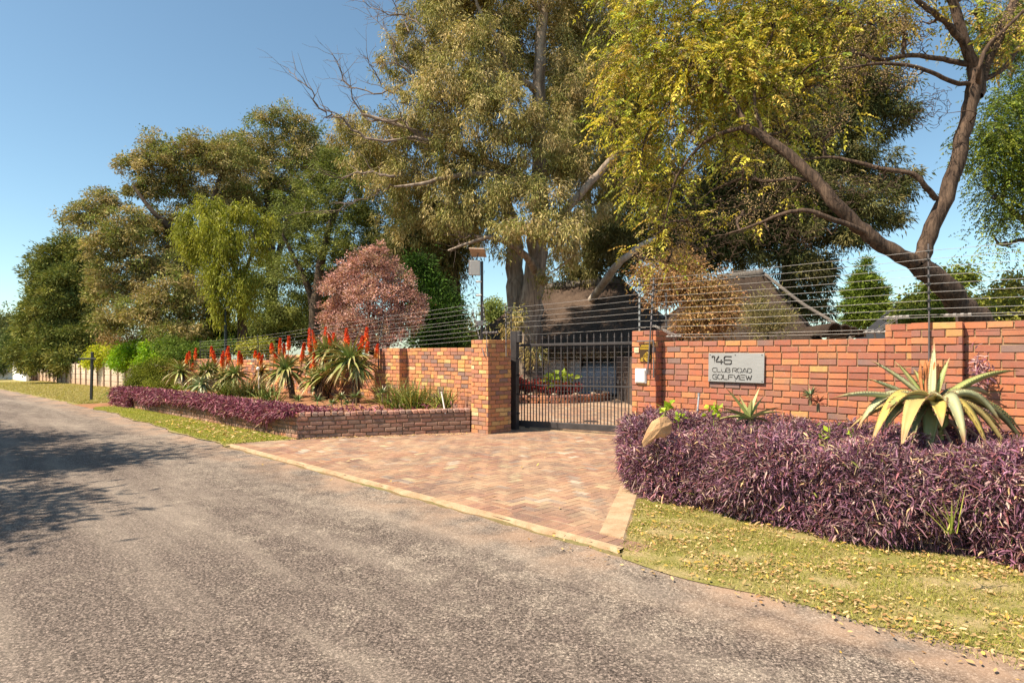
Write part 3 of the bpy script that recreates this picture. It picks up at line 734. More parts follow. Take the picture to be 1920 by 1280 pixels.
mb = MB(); boxo(mb, cf-Af[1]*.031, Af, (.062,.004,.042)); mb.build('lens', simple('lamp_glass', (0.45,0.47,0.45), .15), sf)
mb = MB(); tube(mb, smoothpath([P(900,552,LY),P(885,550,LY),P(870,560,LY),P(862,575,LY)],4), .005, 5); tube(mb, smoothpath([P(906,556,LY),P(918,562,LY),P(925,572,LY)],4), .004, 5); mb.build('cable', M['insul'], root)

# green lamp post behind the left wall
root = empty('lamp_post', (P(423,660,23)[0],23,0), 'slim dark green post standing among trees behind the aloe bed', 'post')
mb = MB(); tube(mb, [(P(423,0,23)[0],23,0), P(423,582,23)], .055, 8); mb.build('pole', simple('dark_green_paint', (0.02,0.035,0.03), .5), root)
mb = MB(); tube(mb, [P(417,580,23), P(430,576,23)], .025, 6); mb.build('lamp_arm', M['white'], root)

# cross-shaped sign post on the far verge
cb = P(171, 742, 22.6); cb[2] = gz(28)
root = empty('cross_post', cb, 'black cross-shaped post standing alone on the far verge', 'post')
top = P(173, 661, 22.6); Ac = np.array([nrm((1,.1,0)), nrm((-.1,1,0)), nrm(top-cb)])
mb = MB(); boxo(mb, (cb+top)/2, Ac, (.038,.038,np.linalg.norm(top-cb)/2+.02), ch=.005); mb.build('upright', M['insul'], root)
mb = MB(); a_=P(151,672.5,22.6); b2=P(181,672.5,22.6); boxo(mb, (a_+b2)/2+np.array([0,-.06,0]), Ac, (np.linalg.norm(b2-a_)/2,.025,.03), ch=.004); mb.build('crossbar', M['insul'], root)

# thin stakes
mb = MB(); b0=P(835,766,12.6); b1=P(828,736,12.7); tube(mb,[b0-Z*.1,b1],.014,8); tube(mb,[b1,b1+Z*.02],.022,8); tag(mb.build('garden_stake', M['white'], loc=b0), 'thin white plastic stake leaning beside the small strappy clump', 'stake')
mb = MB(); b0=P(1306,775,8.2); b1=P(1310.5,741,8.25); tube(mb,[b0-Z*.1,b1],.013,8); tube(mb,[b1,b1+Z*.03],.019,8); tag(mb.build('steel_rod', M['galv'], loc=b0), 'short upright steel pipe rising from purple ground cover left of the sign', 'pipe')

# ------------------------------------------------------------------ house with thatched roof
def m_thatch(name, a, b_):
    m, n, b, o = new_mat(name); p = pos(n)
    mp = nd(n, 'ShaderNodeMapping'); mp.inputs['Scale'].default_value = (1,1,.35); n.links.new(p, mp.inputs[0])
    f = noise(n, 1.2, 7, .7, p, .5); g = noise(n, 26, 5, .7, mp.outputs[0])
    c = mix(n, ramp(n, f, [(0.35,0.0),(0.7,1.0)]), a, b_); c = mix(n, ramp(n, g, [(0.4,0.0),(0.7,.7)]), c, tuple(x*.4 for x in a))
    n.links.new(c, b.inputs['Base Color']); b.inputs['Roughness'].default_value = .95; b.inputs['Specular IOR Level'].default_value = .1
    bump(n, b, g, 1.0, .06); return m
M['thatch'] = m_thatch('weathered_thatch', (0.085,0.06,0.047), (0.17,0.12,0.09)); M['ridge'] = m_thatch('ridge_capping', (0.15,0.135,0.125), (0.24,0.21,0.18))
M['thatch_shaded'] = m_thatch('tree_shaded_thatch', (0.055,0.04,0.033), (0.115,0.082,0.062))  # darker copy of the thatch; tree shade on the second roof put into colour
M['slate'] = simple('dark_slate', (0.03,0.03,0.034), .9, var=.3, scale=12)
def slab_grid(mb, a, b_, c, d, th=.25, nu=24, nv=14, amp=.04, seed=0, sag=0.0, m=0):
    """thick roof slope a(eave L) b(eave R) c(ridge R) d(ridge L)"""
    rng = np.random.default_rng(seed); a,b_,c,d=[np.asarray(x,float) for x in (a,b_,c,d)]
    nn = nrm(np.cross(b_-a, d-a)); v=[]
    for lay_ in (0,1):
        for j in range(nv+1):
            for i in range(nu+1):
                s=i/nu; r=j/nv; p=(a*(1-s)+b_*s)*(1-r)+(d*(1-s)+c*s)*r
                p = p-Z*sag*math.sin(math.pi*r)
                if lay_ == 0: p = p+nn*(rng.normal(0,amp) if 0<j else 0)
                else: p = p-nn*th
                v.append(p)
    k=(nu+1)*(nv+1); q=[]
    for j in range(nv):
        for i in range(nu):
            e=j*(nu+1)+i; q.append((e,e+1,e+nu+2,e+nu+1)); q.append((k+e,k+e+nu+1,k+e+nu+2,k+e+1))
    for i in range(nu): q.append((i,k+i,k+i+1,i+1)); e=nv*(nu+1)+i; q.append((e,e+1,k+e+1,k+e))
    for j in range(nv): e=j*(nu+1); q.append((e,e+nu+1,k+e+nu+1,k+e)); e=j*(nu+1)+nu; q.append((e,k+e,k+e+nu+1,e+nu+1))
    mb.add(v,q,None,(1,1,1),m)
eL = P(845, 652, 25); eR = P(1322, 652, 21.5); rL = P(1005, 541, 28.5); rR = P(1165, 526, 27)
bL = eL+np.array([2.5,11,0]); bR = eR+np.array([2.5,11,0])
root = empty('thatched_house', ((eL+eR)/2*np.array([1,1,0])), 'thatched house with open carport behind the gate, its hipped roof striped with tree shadows', 'house')
mb = MB()
slab_grid(mb, eL, eR, rR, rL, .28, 50, 22, .028, 1, .18)
slab_grid(mb, eR, bR, rR+np.array([.05,.05,0]), rR, .28, 20, 14, .028, 2, .12)
slab_grid(mb, bR, bL, rL, rR, .28, 20, 10, .028, 3)
slab_grid(mb, bL, eL, rL, rL+np.array([-.05,.05,0]), .28, 20, 14, .028, 4, .12)
rf = mb.build('roof', M['thatch'], root, smooth=True)
mb = MB(); tube(mb, smoothpath([rL-Z*.02, (rL+rR)/2+Z*.0, rR+Z*.0],5), .21, 10)
mb.build('ridge_cap', M['ridge'], rf, smooth=True)
mb = MB(); tube(mb, smoothpath([rR, (rR*.5+eR*.5)-Z*.14, eR+Z*.02],6), .09, 8); mb.build('hip_cap', M['ridge'], rf, smooth=True)
# body: posts, shaded back wall, side wall
hd = nrm(eR-eL); hn = np.array([-hd[1], hd[0], 0]); HX = np.array([hd, hn, Z]); hl=np.linalg.norm(eR-eL)
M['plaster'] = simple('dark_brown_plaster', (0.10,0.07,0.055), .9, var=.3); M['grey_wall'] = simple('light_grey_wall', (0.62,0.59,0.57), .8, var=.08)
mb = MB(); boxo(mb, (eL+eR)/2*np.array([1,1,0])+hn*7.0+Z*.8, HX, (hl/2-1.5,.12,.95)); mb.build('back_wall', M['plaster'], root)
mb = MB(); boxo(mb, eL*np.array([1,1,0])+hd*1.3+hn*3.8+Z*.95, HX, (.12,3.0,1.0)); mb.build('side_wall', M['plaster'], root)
gw = P(1055, 742, 24.3); gw[2]=0
mb = MB(); boxo(mb, gw+Z*.68+hd*.0, HX, (.72,.12,.68), ch=.01); mb.build('half_wall', M['grey_wall'], root)
for x_, Y_ in ((1062,23.6),(1205,22.6),(965,24.8),(1250,22.2)):
    mb = MB(); b0=P(x_,740,Y_); b0[2]=0; tube(mb,[b0,b0+Z*2.0],.075,8); mb.build('carport_post', simple('timber_post', (0.25,0.14,0.05), .8), root)
mb = MB(); boxo(mb, (eL+eR)/2+hn*.55-Z*.12, HX, (hl/2-.5,.06,.09)); mb.build('eave_beam', M['plaster'], root)

# cars in the carport
def loft(mb, secs, col=(1,1,1), m=0):
    k=len(secs[0]); v=[p for s_ in secs for p in s_]; q=[]
    for i in range(len(secs)-1):
        for j in range(k): q.append((i*k+j,i*k+(j+1)%k,(i+1)*k+(j+1)%k,(i+1)*k+j))
    mb.add(v,q,None,col,m)
    for e,rev in ((0,1),((len(secs)-1),0)):
        c=np.mean(secs[e],axis=0); mb.add([c]+list(secs[e]),None,[(0,1+j,1+(j+1)%k) if rev else (0,1+(j+1)%k,1+j) for j in range(k)],col,m)
def car_body(root, c, hx, wd, ln, prof, mat, name, seed, wr=.0):
    rng=np.random.default_rng(seed); mb=MB(); secs=[]
    for (s_, h_, w_) in prof:
        ring=[]
        for a in range(24):
            th=2*math.pi*a/24; cx=math.cos(th); sz_=math.sin(th)
            ex=.35; x=np.sign(cx)*abs(cx)**ex*w_*wd/2; z=h_*(.5+.5*np.sign(sz_)*abs(sz_)**.45)+.12*(1-1)
            if z>h_*.55: x*=1-.22*(z-h_*.55)/(h_*.45)
            ring.append(c+hx[0]*(x+rng.normal(0,wr))+hx[1]*(s_*ln)+Z*(max(.10,z)+rng.normal(0,wr)))
        secs.append(ring)
    loft(mb, secs); return mb.build(name, mat, root, smooth=True)
M['cover'] = simple('grey_car_cover', (0.36,0.35,0.36), .8, var=.18, scale=3, bstr=.6)
cc = P(1122, 742, 22.9); cc[2]=0
root = empty('covered_car', cc, 'car hidden under a slack grey cover in the carport', 'car')
car_body(root, cc, HX, 1.95, 4.2, [(0,.75,.8),(.03,1.0,.95),(.12,1.15,1),(.25,1.45,1),(.6,1.45,1),(.75,1.1,1),(.97,.85,.96),(1,.6,.8)], M['cover'], 'car_cover', 4, .018)
for s_ in (-1,1):
    for f_ in (.16,.82):
        mb=MB(); w0=cc+hd*(s_*.72)+hn*(f_*4.2)+Z*.31; tube(mb,[w0-hd*.1,w0+hd*.1],.31,16); mb.build('wheel', M['insul'], root)
cc = P(1192, 742, 22.6); cc[2]=0
M['carpaint'] = simple('dark_car_paint', (0.03,0.03,0.035), .2, var=.1)
root = empty('parked_car', cc, 'dark car with yellow number plate parked in the carport shade', 'car')
car_body(root, cc, HX, 1.75, 4.2, [(0,.55,.85),(.03,.8,.97),(.2,.95,1),(.32,1.38,.95),(.7,1.4,.95),(.9,.95,1),(1,.6,.85)], M['carpaint'], 'body', 5)
mb=MB(); boxo(mb, cc-hn*.03+Z*.56, HX, (.26,.012,.055), ch=.004); mb.build('number_plate', M['yel'], root)
mb=MB(); boxo(mb, cc-hn*.02+Z*.34, HX, (.8,.07,.10), ch=.03); mb.build('bumper', M['blacksteel'], root)
for s_ in (-1,1):
    mb=MB(); sphere(mb, cc+hd*(s_*.62)-hn*.0+Z*.66, (.16,.08,.08)); mb.build('headlight', M['white'], root)
    for f_ in (.16,.82):
        mb=MB(); w0=cc+hd*(s_*.76)+hn*(f_*4.2)+Z*.31; tube(mb,[w0-hd*.1,w0+hd*.1],.31,16); mb.build('wheel', M['insul'], root)
bx = P(1112, 738, 22.2); bx[2]=0
mb=MB(); boxo(mb, bx+Z*.09, HX, (.32,.15,.085), (1,1,1), 0, .02); boxo(mb, bx+Z*.185, HX, (.34,.165,.012), (1,1,1), 0, .005)
tag(mb.build('blue_tub', simple('blue_plastic', (0.03,0.13,0.28), .4), loc=bx), 'low blue plastic tub on the floor before the covered car', 'tub')

# second thatched roof with row of barrel vents
root = empty('thatched_building', (P(1450,620,20)[0],21,0), 'second thatched building with steep ridge and row of barrel-shaped eave ends', 'house')
e1_=P(1235,668,17.0); e2_=P(1600,668,16.2); r1=P(1345,522,20); r2=P(1432,512,19.5)
mb=MB(); slab_grid(mb, e1_, e2_, r2, r1, .25, 40, 20, .02, 5, .35)
slab_grid(mb, e2_, e2_+np.array([3.2,7,0]), r2+np.array([.1,.3,0]), r2, .25, 26, 16, .02, 6, .45)
slab_grid(mb, e2_+np.array([3.2,7,0]), e1_+np.array([0,7,0]), r1, r2, .25, 16, 8, .02, 7)
slab_grid(mb, e1_+np.array([0,7,0]), e1_, r1, r1+np.array([-.05,.05,0]), .25, 16, 10, .02, 8)
rf=mb.build('roof', M['thatch_shaded'], root, smooth=True)
mb=MB(); tube(mb, smoothpath([r1,(r1+r2)/2,r2],3),.13,8); tube(mb, smoothpath([r2,P(1500,566,18.0),P(1560,603,17.0),P(1600,640,16.2)],5),.05,8); mb.build('ridge_cap', M['ridge'], rf, smooth=True)
mb=MB(); boxo(mb,(e1_+e2_)/2*np.array([1,1,0])+np.array([0,3.4,.75]),np.eye(3),(2.7,2.2,.75)); mb.build('wall', M['plaster'], root)
for i,(x_,y_) in enumerate(((1566,612),(1585,614),(1600,617),(1613,621))):
    mb=MB(); c=P(x_,y_,15.3+i*.5); r_=.20-.012*i; k=9; out=[]; inn=[]
    for s_ in (0,1):
        for j in range(k+1):
            a=math.pi*j/k
            for rr in (r_, r_-.035): out.append(c+np.array([rr*math.cos(a), -.0+s_*1.5, rr*1.25*math.sin(a)-.15-s_*.05]))
    q=[]
    n1=2*(k+1)
    for j in range(k):
        a=2*j; q+= [(a,a+2,n1+a+2,n1+a),(a+1,n1+a+1,n1+a+3,a+3),(a,a+1,a+3,a+2)]
    mb.add(out,q); mb.build('barrel_eave', M['thatch_shaded'], root, smooth=True)
root = empty('slate_building', (P(1740,620,24)[0],24,0), 'low building with dark slate roof behind the shrubs', 'house')
mb=MB(); slab_grid(mb, P(1560,672,20), P(1830,672,22), P(1800,545,26), P(1700,553,26), .12, 20, 12, .0, 9)
slab_grid(mb, P(1830,672,22), P(1830,672,22)+np.array([0,8,0]), P(1800,545,26)+np.array([.05,.05,0]), P(1800,545,26), .12, 6, 6, .0, 10)
mb.build('roof', M['slate'], root); 
mb=MB(); boxo(mb, (P(1700,660,25)*np.array([1,1,0]))+Z*.7, np.eye(3), (2.0,2.0,.7)); mb.build('wall', M['plaster'], root)

# white boundary walls at the far end of the street
M['whitewall'] = simple('white_plaster', (0.80,0.79,0.80), .85, var=.04)
a0=P(-150,706,55); a1=P(24,706,55); a2=P(52,706,50)
def wall_between(mb,a,b_,h,th=.2):
    a=a*np.array([1,1,0]); b_=b_*np.array([1,1,0]); d=b_-a; L=np.linalg.norm(d); d/=L
    boxo(mb,(a+b_)/2+Z*(h/2-.7),np.array([d,[-d[1],d[0],0],Z]),(L/2,th/2,h/2),ch=.01)
root=empty('white_wall', a1*np.array([1,1,0]), 'white plastered boundary wall at the far end of the street', 'wall')
mb=MB(); wall_between(mb,a0,a1,1.75); wall_between(mb,a1,a2,1.55); mb.build('panel', M['whitewall'], root)
mb=MB()
for k in range(26):
    p=a0+(a1-a0)*k/25; p=p*np.array([1,1,0]); boxo(mb,p+Z*1.16,np.eye(3),(.09,.09,.13))
mb.build('coping_blocks', M['whitewall'], root)
# ------------------------------------------------------------------ foliage
PALK = np.array([1.0, .96, .80])
def palpick(rng, pal, n, wts=None):
    pal = np.array(pal, float)*PALK; w_ = None if wts is None else np.array(wts, float)/sum(wts)
    return pal[rng.choice(len(pal), n, p=w_)]
def add_leaves(mb, pts, dirs, L, Wd, cols, rng, fold=.25, droop=.15, m=0):
    """one folded quad per leaf"""
    n = len(pts)
    if n == 0: return
    d = nrm(dirs); r = nrm(rng.normal(size=(n,3))); s = nrm(np.cross(d, r)); up = np.cross(s, d)
    L = np.broadcast_to(L, (n,))[:,None]; Wd = np.broadcast_to(Wd, (n,))[:,None]
    mid = pts+d*L*.45+up*L*fold*.3; tip = pts+d*L-Z*L*droop
    v = np.stack([pts, mid+s*Wd*.5-up*L*0, tip, mid-s*Wd*.5], 1).reshape(-1,3)
    q = np.arange(4*n).reshape(-1,4); mb.add(v, q, None, np.repeat(cols, 4, 0), m)
def jitcol(rng, c, s=.22):
    k = np.exp(rng.normal(0, s, (len(c),1))); return np.clip(c*k, 0, .95)
def clumpC(x, y, rx, ry, Y, dep=None, wgt=1.0):
    return (P(x,y,Y), np.array([rx*Y/F, (dep if dep else (rx+ry)*.5*Y/F), ry*Y/F]), wgt)
def ells(rng, n, c, r, bias=.4):
    d = nrm(rng.normal(size=(n,3))); return c+d*r*(rng.random((n,1))**bias)

class Skel:
    def __init__(s): s.p=[]; s.r=[]
    def add(s, pts, rad): s.p += [np.asarray(p) for p in pts]; s.r += list(rad)
    def near(s, q, k=0):
        A=np.array(s.p); d=np.linalg.norm(A-q,axis=1)+np.maximum(0,(A[:,2]-q[2]))*.6
        return int(np.argmin(d))
def grow(mb, sk, tgt, r1, rng, wob=.12, arch=.12, seg=6, m=0, rmax=.5, n=5, col=(1,1,1)):
    i = sk.near(tgt); a = sk.p[i]; r0 = min(sk.r[i]*.7, rmax); L = np.linalg.norm(tgt-a)
    if L < .05: return
    pts=[a]; ph = rng.normal(0, wob, 3)*L
    for k in range(1, n):
        s_=k/n; p = a+(tgt-a)*s_+ph*math.sin(math.pi*s_)+Z*L*arch*math.sin(math.pi*s_)+rng.normal(0, wob*.22, 3)*L; pts.append(p)
    pts.append(np.asarray(tgt)); rad=[r0+(r1-r0)*(k/n)**.8 for k in range(n+1)]
    tube(mb, pts, rad, seg, col, m, cap=False); sk.add(pts[1:], rad[1:])

def tree(name, label, cat, seed, base, limbs, clumps, pal, wts=None, nsub=60, rs=.35, per=60, leaf=(.09,.025), mode='leaf', droop=.3, bark='bark_d',
         twigs=True, group=None, mat='leaf', bias=.4, sjit=.25, sub_flat=.75, bare=0, hang=0.0, out=.8, extra=None):
    rng = np.random.default_rng(seed); root = empty(name, base, label, cat, group)
    wood = MB(); sk = Skel()
    for pts, rad in limbs:
        sp = smoothpath(pts, 4); rr = np.interp(np.linspace(0,1,len(sp)), np.linspace(0,1,len(rad)), rad)
        sp[1:-1] += rng.normal(0, 1, (len(sp)-2,3))*rr[1:-1,None]*.12
        tube(wood, sp, rr, 12 if rad[0] > .12 else 7, cap=False); sk.add(sp, rr)
    fol = MB(); tot = sum(c[2]*(c[1][0]*c[1][1]*c[1][2])**(2/3) for c in clumps)
    order = sorted(clumps, key=lambda c: np.linalg.norm(c[0]-np.array(sk.p[len(sk.p)//3])))
    for c, r, wg in order:
        if twigs: grow(wood, sk, c+rng.normal(0,.15,3)*r, .028, rng, rmax=.11, arch=-.05)
        k = max(4, int(nsub*wg*(r[0]*r[1]*r[2])**(2/3)/tot*len(clumps)))
        subs = ells(rng, k, c, r*rng.uniform(.75,1.22,(k,1)), bias)
        for si, s_ in enumerate(subs):
            if twigs and si % 2 == 0: grow(wood, sk, s_-nrm(s_-c)*rs*.3, .006, rng, rmax=.03, seg=4, wob=.16, arch=0.0)
            nn = int(per*rng.uniform(.5,1.5)); od = nrm(s_-c+1e-6)
            q = rng.normal(size=(nn,3))*np.array([rs,rs,rs*sub_flat])*rng.uniform(.6,1.3)*.6
            if hang: q[:,2] -= np.abs(rng.normal(0, hang, nn))
            pts = s_+q
            base_c = palpick(rng, pal, 1, wts)
            cols = jitcol(rng, base_c*.6+palpick(rng, pal, nn, wts)*.4, sjit)*math.exp(rng.normal(0,.12))
            dirs = od*out*.5+nrm(q)*out+rng.normal(size=(nn,3))*.55+np.array([0,0,-droop])
            if mode == 'leaf':
                add_leaves(fol, pts, dirs, leaf[0]*rng.uniform(.7,1.35,nn), leaf[1]*rng.uniform(.7,1.3,nn), cols, rng)
            elif mode == 'frond':
                nf = max(2, nn//11); pp = pts[:nf]; dd = nrm(dirs[:nf]+np.array([0,0,-.1])); FL = leaf[2]*rng.uniform(.7,1.25,nf)[:,None]
                side = nrm(np.cross(dd, Z+rng.normal(0,.25,(nf,3)))); cc = cols[:nf]
                for j in range(6):
                    s2=(j+.8)/6; ax_ = pp+dd*FL*s2-Z*FL*(s2**2)*(.35+droop*.5)
                    for sg in (-1,1):
                        ld = side*sg*.9+dd*.55-Z*(.25+droop*.3)+rng.normal(0,.12,(nf,3))
                        add_leaves(fol, ax_, ld, leaf[0]*(1-.25*abs(s2-.45)*2)*rng.uniform(.85,1.15,nf), leaf[1], jitcol(rng, cc, .12), rng, .15, .2)
                add_leaves(fol, pp+dd*FL-Z*FL*(.35+droop*.5), dd-Z*.5, leaf[0], leaf[1], cc, rng)
    if extra: extra(rng, root, wood, fol, sk, clumps)
    wood.build('trunk', M[bark], root, smooth=True)
    fol.build('crown', M[mat], root)
    return root

GUM = [(0.38,0.33,0.16),(0.28,0.28,0.11),(0.50,0.39,0.23),(0.18,0.20,0.065),(0.33,0.26,0.13),(0.58,0.48,0.31)]
Ye = 22.0
def L_(pts, Y): return [P(x,y,Y) if not isinstance(x, tuple) else P(*x) for x,y in pts]
def dead(paths, Y, seed, r0=.07):
    """bare grey limbs with side twigs"""
    def f(rng, root, wood, fol, sk, clumps):
        mb = MB()
        for pts, r in paths:
            sp = smoothpath([P(x,y,Y+rng.normal(0,.3)) for x,y in pts], 5); k=len(sp); rr=np.linspace(r,.008,k)
            sp[1:-1]+=rng.normal(0,.04,(k-2,3)); tube(mb, sp, rr, 6, cap=False)
            for i in range(3,k):
                for _ in range(2):
                    if rng.random()<.75:
                        d=nrm(sp[i]-sp[i-1]); e=nrm(d+rng.normal(0,.55,3)+Z*.25); ln=rng.uniform(.3,1.3)
                        q=[sp[i]]; 
                        for s_ in range(4): q.append(q[-1]+nrm(e+rng.normal(0,.22,3))*ln/4)
                        tube(mb,q,np.linspace(rr[i]*.45+.003,.003,5),4,cap=False)
                        if rng.random()<.6:
                            e2=nrm(e+rng.normal(0,.6,3)); tube(mb,[q[2],q[2]+e2*ln*.2,q[2]+e2*ln*.42+rng.normal(0,.03,3)],[.005,.004,.002],4,cap=False)
        mb.build('dead_branches', M['twig'], root)
    return f
C = clumpC
eb = P(990, 748, 22.3); eb[2]=0
cl = [C(800,75,75,80,Ye),C(870,20,90,70,Ye+1),C(890,120,90,90,Ye-1),C(960,60,80,80,Ye+1),C(1080,60,70,90,Ye+1),C(820,190,90,70,Ye-1),C(930,200,80,70,Ye-2),
      C(1090,190,75,100,Ye),C(1000,245,80,60,Ye-2),C(760,250,80,50,Ye),C(870,270,100,50,Ye-1),C(660,235,60,35,Ye+1,wgt=.8),C(690,290,70,40,Ye+1,wgt=.8),C(770,335,90,40,Ye),C(880,340,80,50,Ye-1),
      C(960,350,60,36,Ye-2),C(1020,365,50,40,Ye-2.5),C(1045,420,50,36,Ye-3),C(975,415,44,32,Ye-3),C(1075,400,30,26,Ye-2),C(880,395,90,45,Ye-1),C(790,400,80,45,Ye+1),C(1060,300,60,60,Ye),C(1130,330,60,80,Ye+1),
      C(1000,-60,200,90,Ye),C(820,-60,80,60,Ye),C(1170,40,60,90,Ye+2),C(1070,470,36,30,Ye-2,wgt=.5),C(735,130,25,50,Ye,wgt=.5),
      C(968,600,26,50,Ye-.9,wgt=.4),C(1000,655,24,36,Ye-.9,wgt=.28),C(1010,520,24,30,Ye-1,wgt=.4),C(930,450,40,30,Ye-1,wgt=.5),C(1050,120,70,90,Ye+2)]
tree('eucalyptus_tree', 'tallest grey-green gum tree towering behind the gate, its thick trunk beside the thatched house', 'tree', 101, eb,
     [([eb-Z*.3, P(990,700,22.3), P(993,620,22.3), P(1000,540,22.2), P(1008,450,22), P(1012,360,22), P(1012,260,22), P(1010,160,22), P(1016,60,22), P(1026,-30,22), P(1035,-180,22)], [.58,.48,.43,.39,.34,.30,.25,.22,.18,.14,.08]),
      ([P(978,700,22.5), P(970,600,22.8), P(966,520,23), P(962,440,23), P(950,380,23), P(930,300,23)], [.36,.34,.32,.30,.22,.12]),
      ([P(1010,350,22), P(960,322,21.6), P(905,303,21.3), P(860,285,21.2), P(800,255,21), P(740,232,21), P(680,215,21)], [.16,.15,.13,.11,.09,.07,.05]),
      ([P(1008,360,22), P(950,330,21), P(900,328,20.5), P(850,330,20.3), P(790,345,20.2), P(740,350,20.2)], [.14,.12,.10,.08,.06,.03]),
      ([P(1012,175,22), P(985,155,21.5), P(955,148,21.3), P(945,110,21.2), P(925,60,21.2), P(895,10,21.2), P(885,-40,21.2)], [.12,.11,.10,.08,.07,.05,.04]),
      ([P(1020,530,22), P(985,480,20.8), P(950,455,20.5), P(920,445,20.4), P(880,455,20.3), P(840,470,20.3)], [.16,.12,.10,.07,.05,.03]),
      ([P(1020,25,22), P(985,-10,21.8), P(955,-60,21.6)], [.12,.08,.05]),
      ([P(1014,450,22), P(1060,395,21.2), P(1100,350,21), P(1145,300,21), P(1185,262,21)], [.17,.15,.13,.11,.09])],
     cl, GUM, [5,5,4,3,2,1.5], nsub=2200/len(cl), rs=.23, per=105, leaf=(.14,.034), droop=.6, bark='bark_e', hang=.16, bias=.42, out=.55,
     extra=dead([([(860,290),(800,262),(700,262),(640,225),(600,205),(575,165),(540,128)],.06),([(790,265),(750,225),(690,225),(650,150),(622,100)],.05),
                 ([(870,285),(845,240),(800,200),(770,140),(740,110),(735,75),(690,20)],.06),([(760,155),(715,175),(660,165),(640,150)],.035),
                 ([(740,330),(690,322),(650,332),(600,322)],.045),([(740,350),(700,360),(650,385),(560,400)],.03),([(715,160),(700,130),(688,110)],.025),
                 ([(800,60),(760,30),(720,25),(680,0)],.03),([(765,60),(752,30),(737,0)],.025),([(910,450),(880,440),(862,450),(850,470)],.04)], 21, 5))
cl = [C(1150,250,60,90,28),C(1200,330,80,110,28),C(1130,430,70,70,28),C(1080,500,60,50,28,wgt=.8),C(1180,450,90,60,27),C(1250,400,70,80,28),C(1060,260,50,70,29),C(1200,160,70,90,29),C(1110,120,60,90,29),C(1260,470,70,40,27,wgt=.7)]
b0 = P(1118, 740, 28.5); b0[2]=0
tree('eucalyptus_tree', 'darker gum tree behind the thatched roof with a pale slanting bare branch', 'tree', 102, b0,
     [([b0-Z*.3, P(1118,600,28.5), P(1108,500,28.5), P(1100,400,28.5), P(1105,250,28.5), P(1130,120,28.5)],[.32,.3,.27,.22,.16,.08]),
      ([P(1105,570,27), P(1140,520,24), P(1165,490,23), P(1200,462,22.6), P(1232,445,22.6)],[.17,.15,.13,.10,.07]),
      ([P(1080,660,30), P(1075,540,30), P(1080,430,30)],[.28,.22,.14])],
     cl, [(0.12,0.13,0.05),(0.19,0.18,0.08),(0.08,0.09,0.035),(0.24,0.2,0.11)], None, nsub=700/len(cl), rs=.4, per=110, leaf=(.2,.05), droop=.6, bark='bark_w', hang=.2, bias=.5, out=.35)
b0 = P(852, 700, 24.5); b0[2]=0
cl = [C(830,480,50,50,24.5),C(790,470,60,40,25),C(820,430,60,40,25),C(760,440,50,40,25),C(850,400,50,40,25),C(870,610,22,60,22,wgt=.5),C(890,650,16,40,20.5,wgt=.3)]
tree('eucalyptus_tree', 'gum tree with a straight dark trunk just left of the solar light mast', 'tree', 103, b0,
     [([b0-Z*.2,P(850,600,24.5),P(848,500,24.5),P(850,430,24.5),P(855,340,24.5)],[.30,.27,.24,.2,.12]),([P(848,560,24.5),P(835,530,24.3),P(815,495,24),P(800,480,24)],[.1,.09,.06,.04])],
     cl, [(0.16,0.16,0.07),(0.22,0.2,0.1),(0.10,0.11,0.04)], None, nsub=200/len(cl), rs=.5, per=150, leaf=(.17,.04), droop=.9, bark='bark_d', hang=.35, bias=.5, out=.35)

# big dark feathery tree on the right
b0 = P(1470, 700, 27); b0[2]=0
cl = [C(1400,200,90,80,26),C(1490,240,90,70,26),C(1560,150,100,60,26.5),C(1640,170,70,40,26),C(1690,205,38,20,25.5),C(1620,225,80,35,26),C(1570,300,90,50,26),C(1660,325,60,22,25.5),C(1700,352,28,14,25.5),
      C(1600,370,100,35,25),C(1660,395,55,18,25),C(1580,430,80,30,25),C(1520,370,90,60,25.5),C(1450,330,90,80,25),C(1380,300,80,90,26),C(1460,420,90,60,25),C(1390,440,80,60,25.5),C(1500,490,60,35,25),C(1535,515,28,45,25.5),C(1530,575,22,35,25.5),C(1330,400,60,80,26),
      C(1420,80,110,90,27),C(1560,60,110,80,27),C(1480,560,50,40,27),C(1310,450,70,50,26),C(1400,380,90,60,27),C(1480,400,70,50,27)]
tree('casuarina_tree', 'massive dark feathery evergreen behind the second thatched roof', 'tree', 104, b0,
     [([b0-Z*.2,P(1475,600,27),P(1480,480,27),P(1478,350,27),P(1490,200,27),P(1500,80,27)],[.4,.36,.3,.24,.16,.08]),([P(1484,500,26.4),P(1483,540,26.3),P(1476,580,26.2)],[.05,.07,.08])],
     cl, [(0.075,0.09,0.035),(0.13,0.13,0.055),(0.045,0.06,0.025),(0.22,0.19,0.09)], [4,4,3,2], nsub=1900/len(cl), rs=.36, per=120, leaf=(.2,.042), droop=.3, bark='bark_e', bias=.45, sub_flat=.5, hang=.15, mat='needle', out=.8)

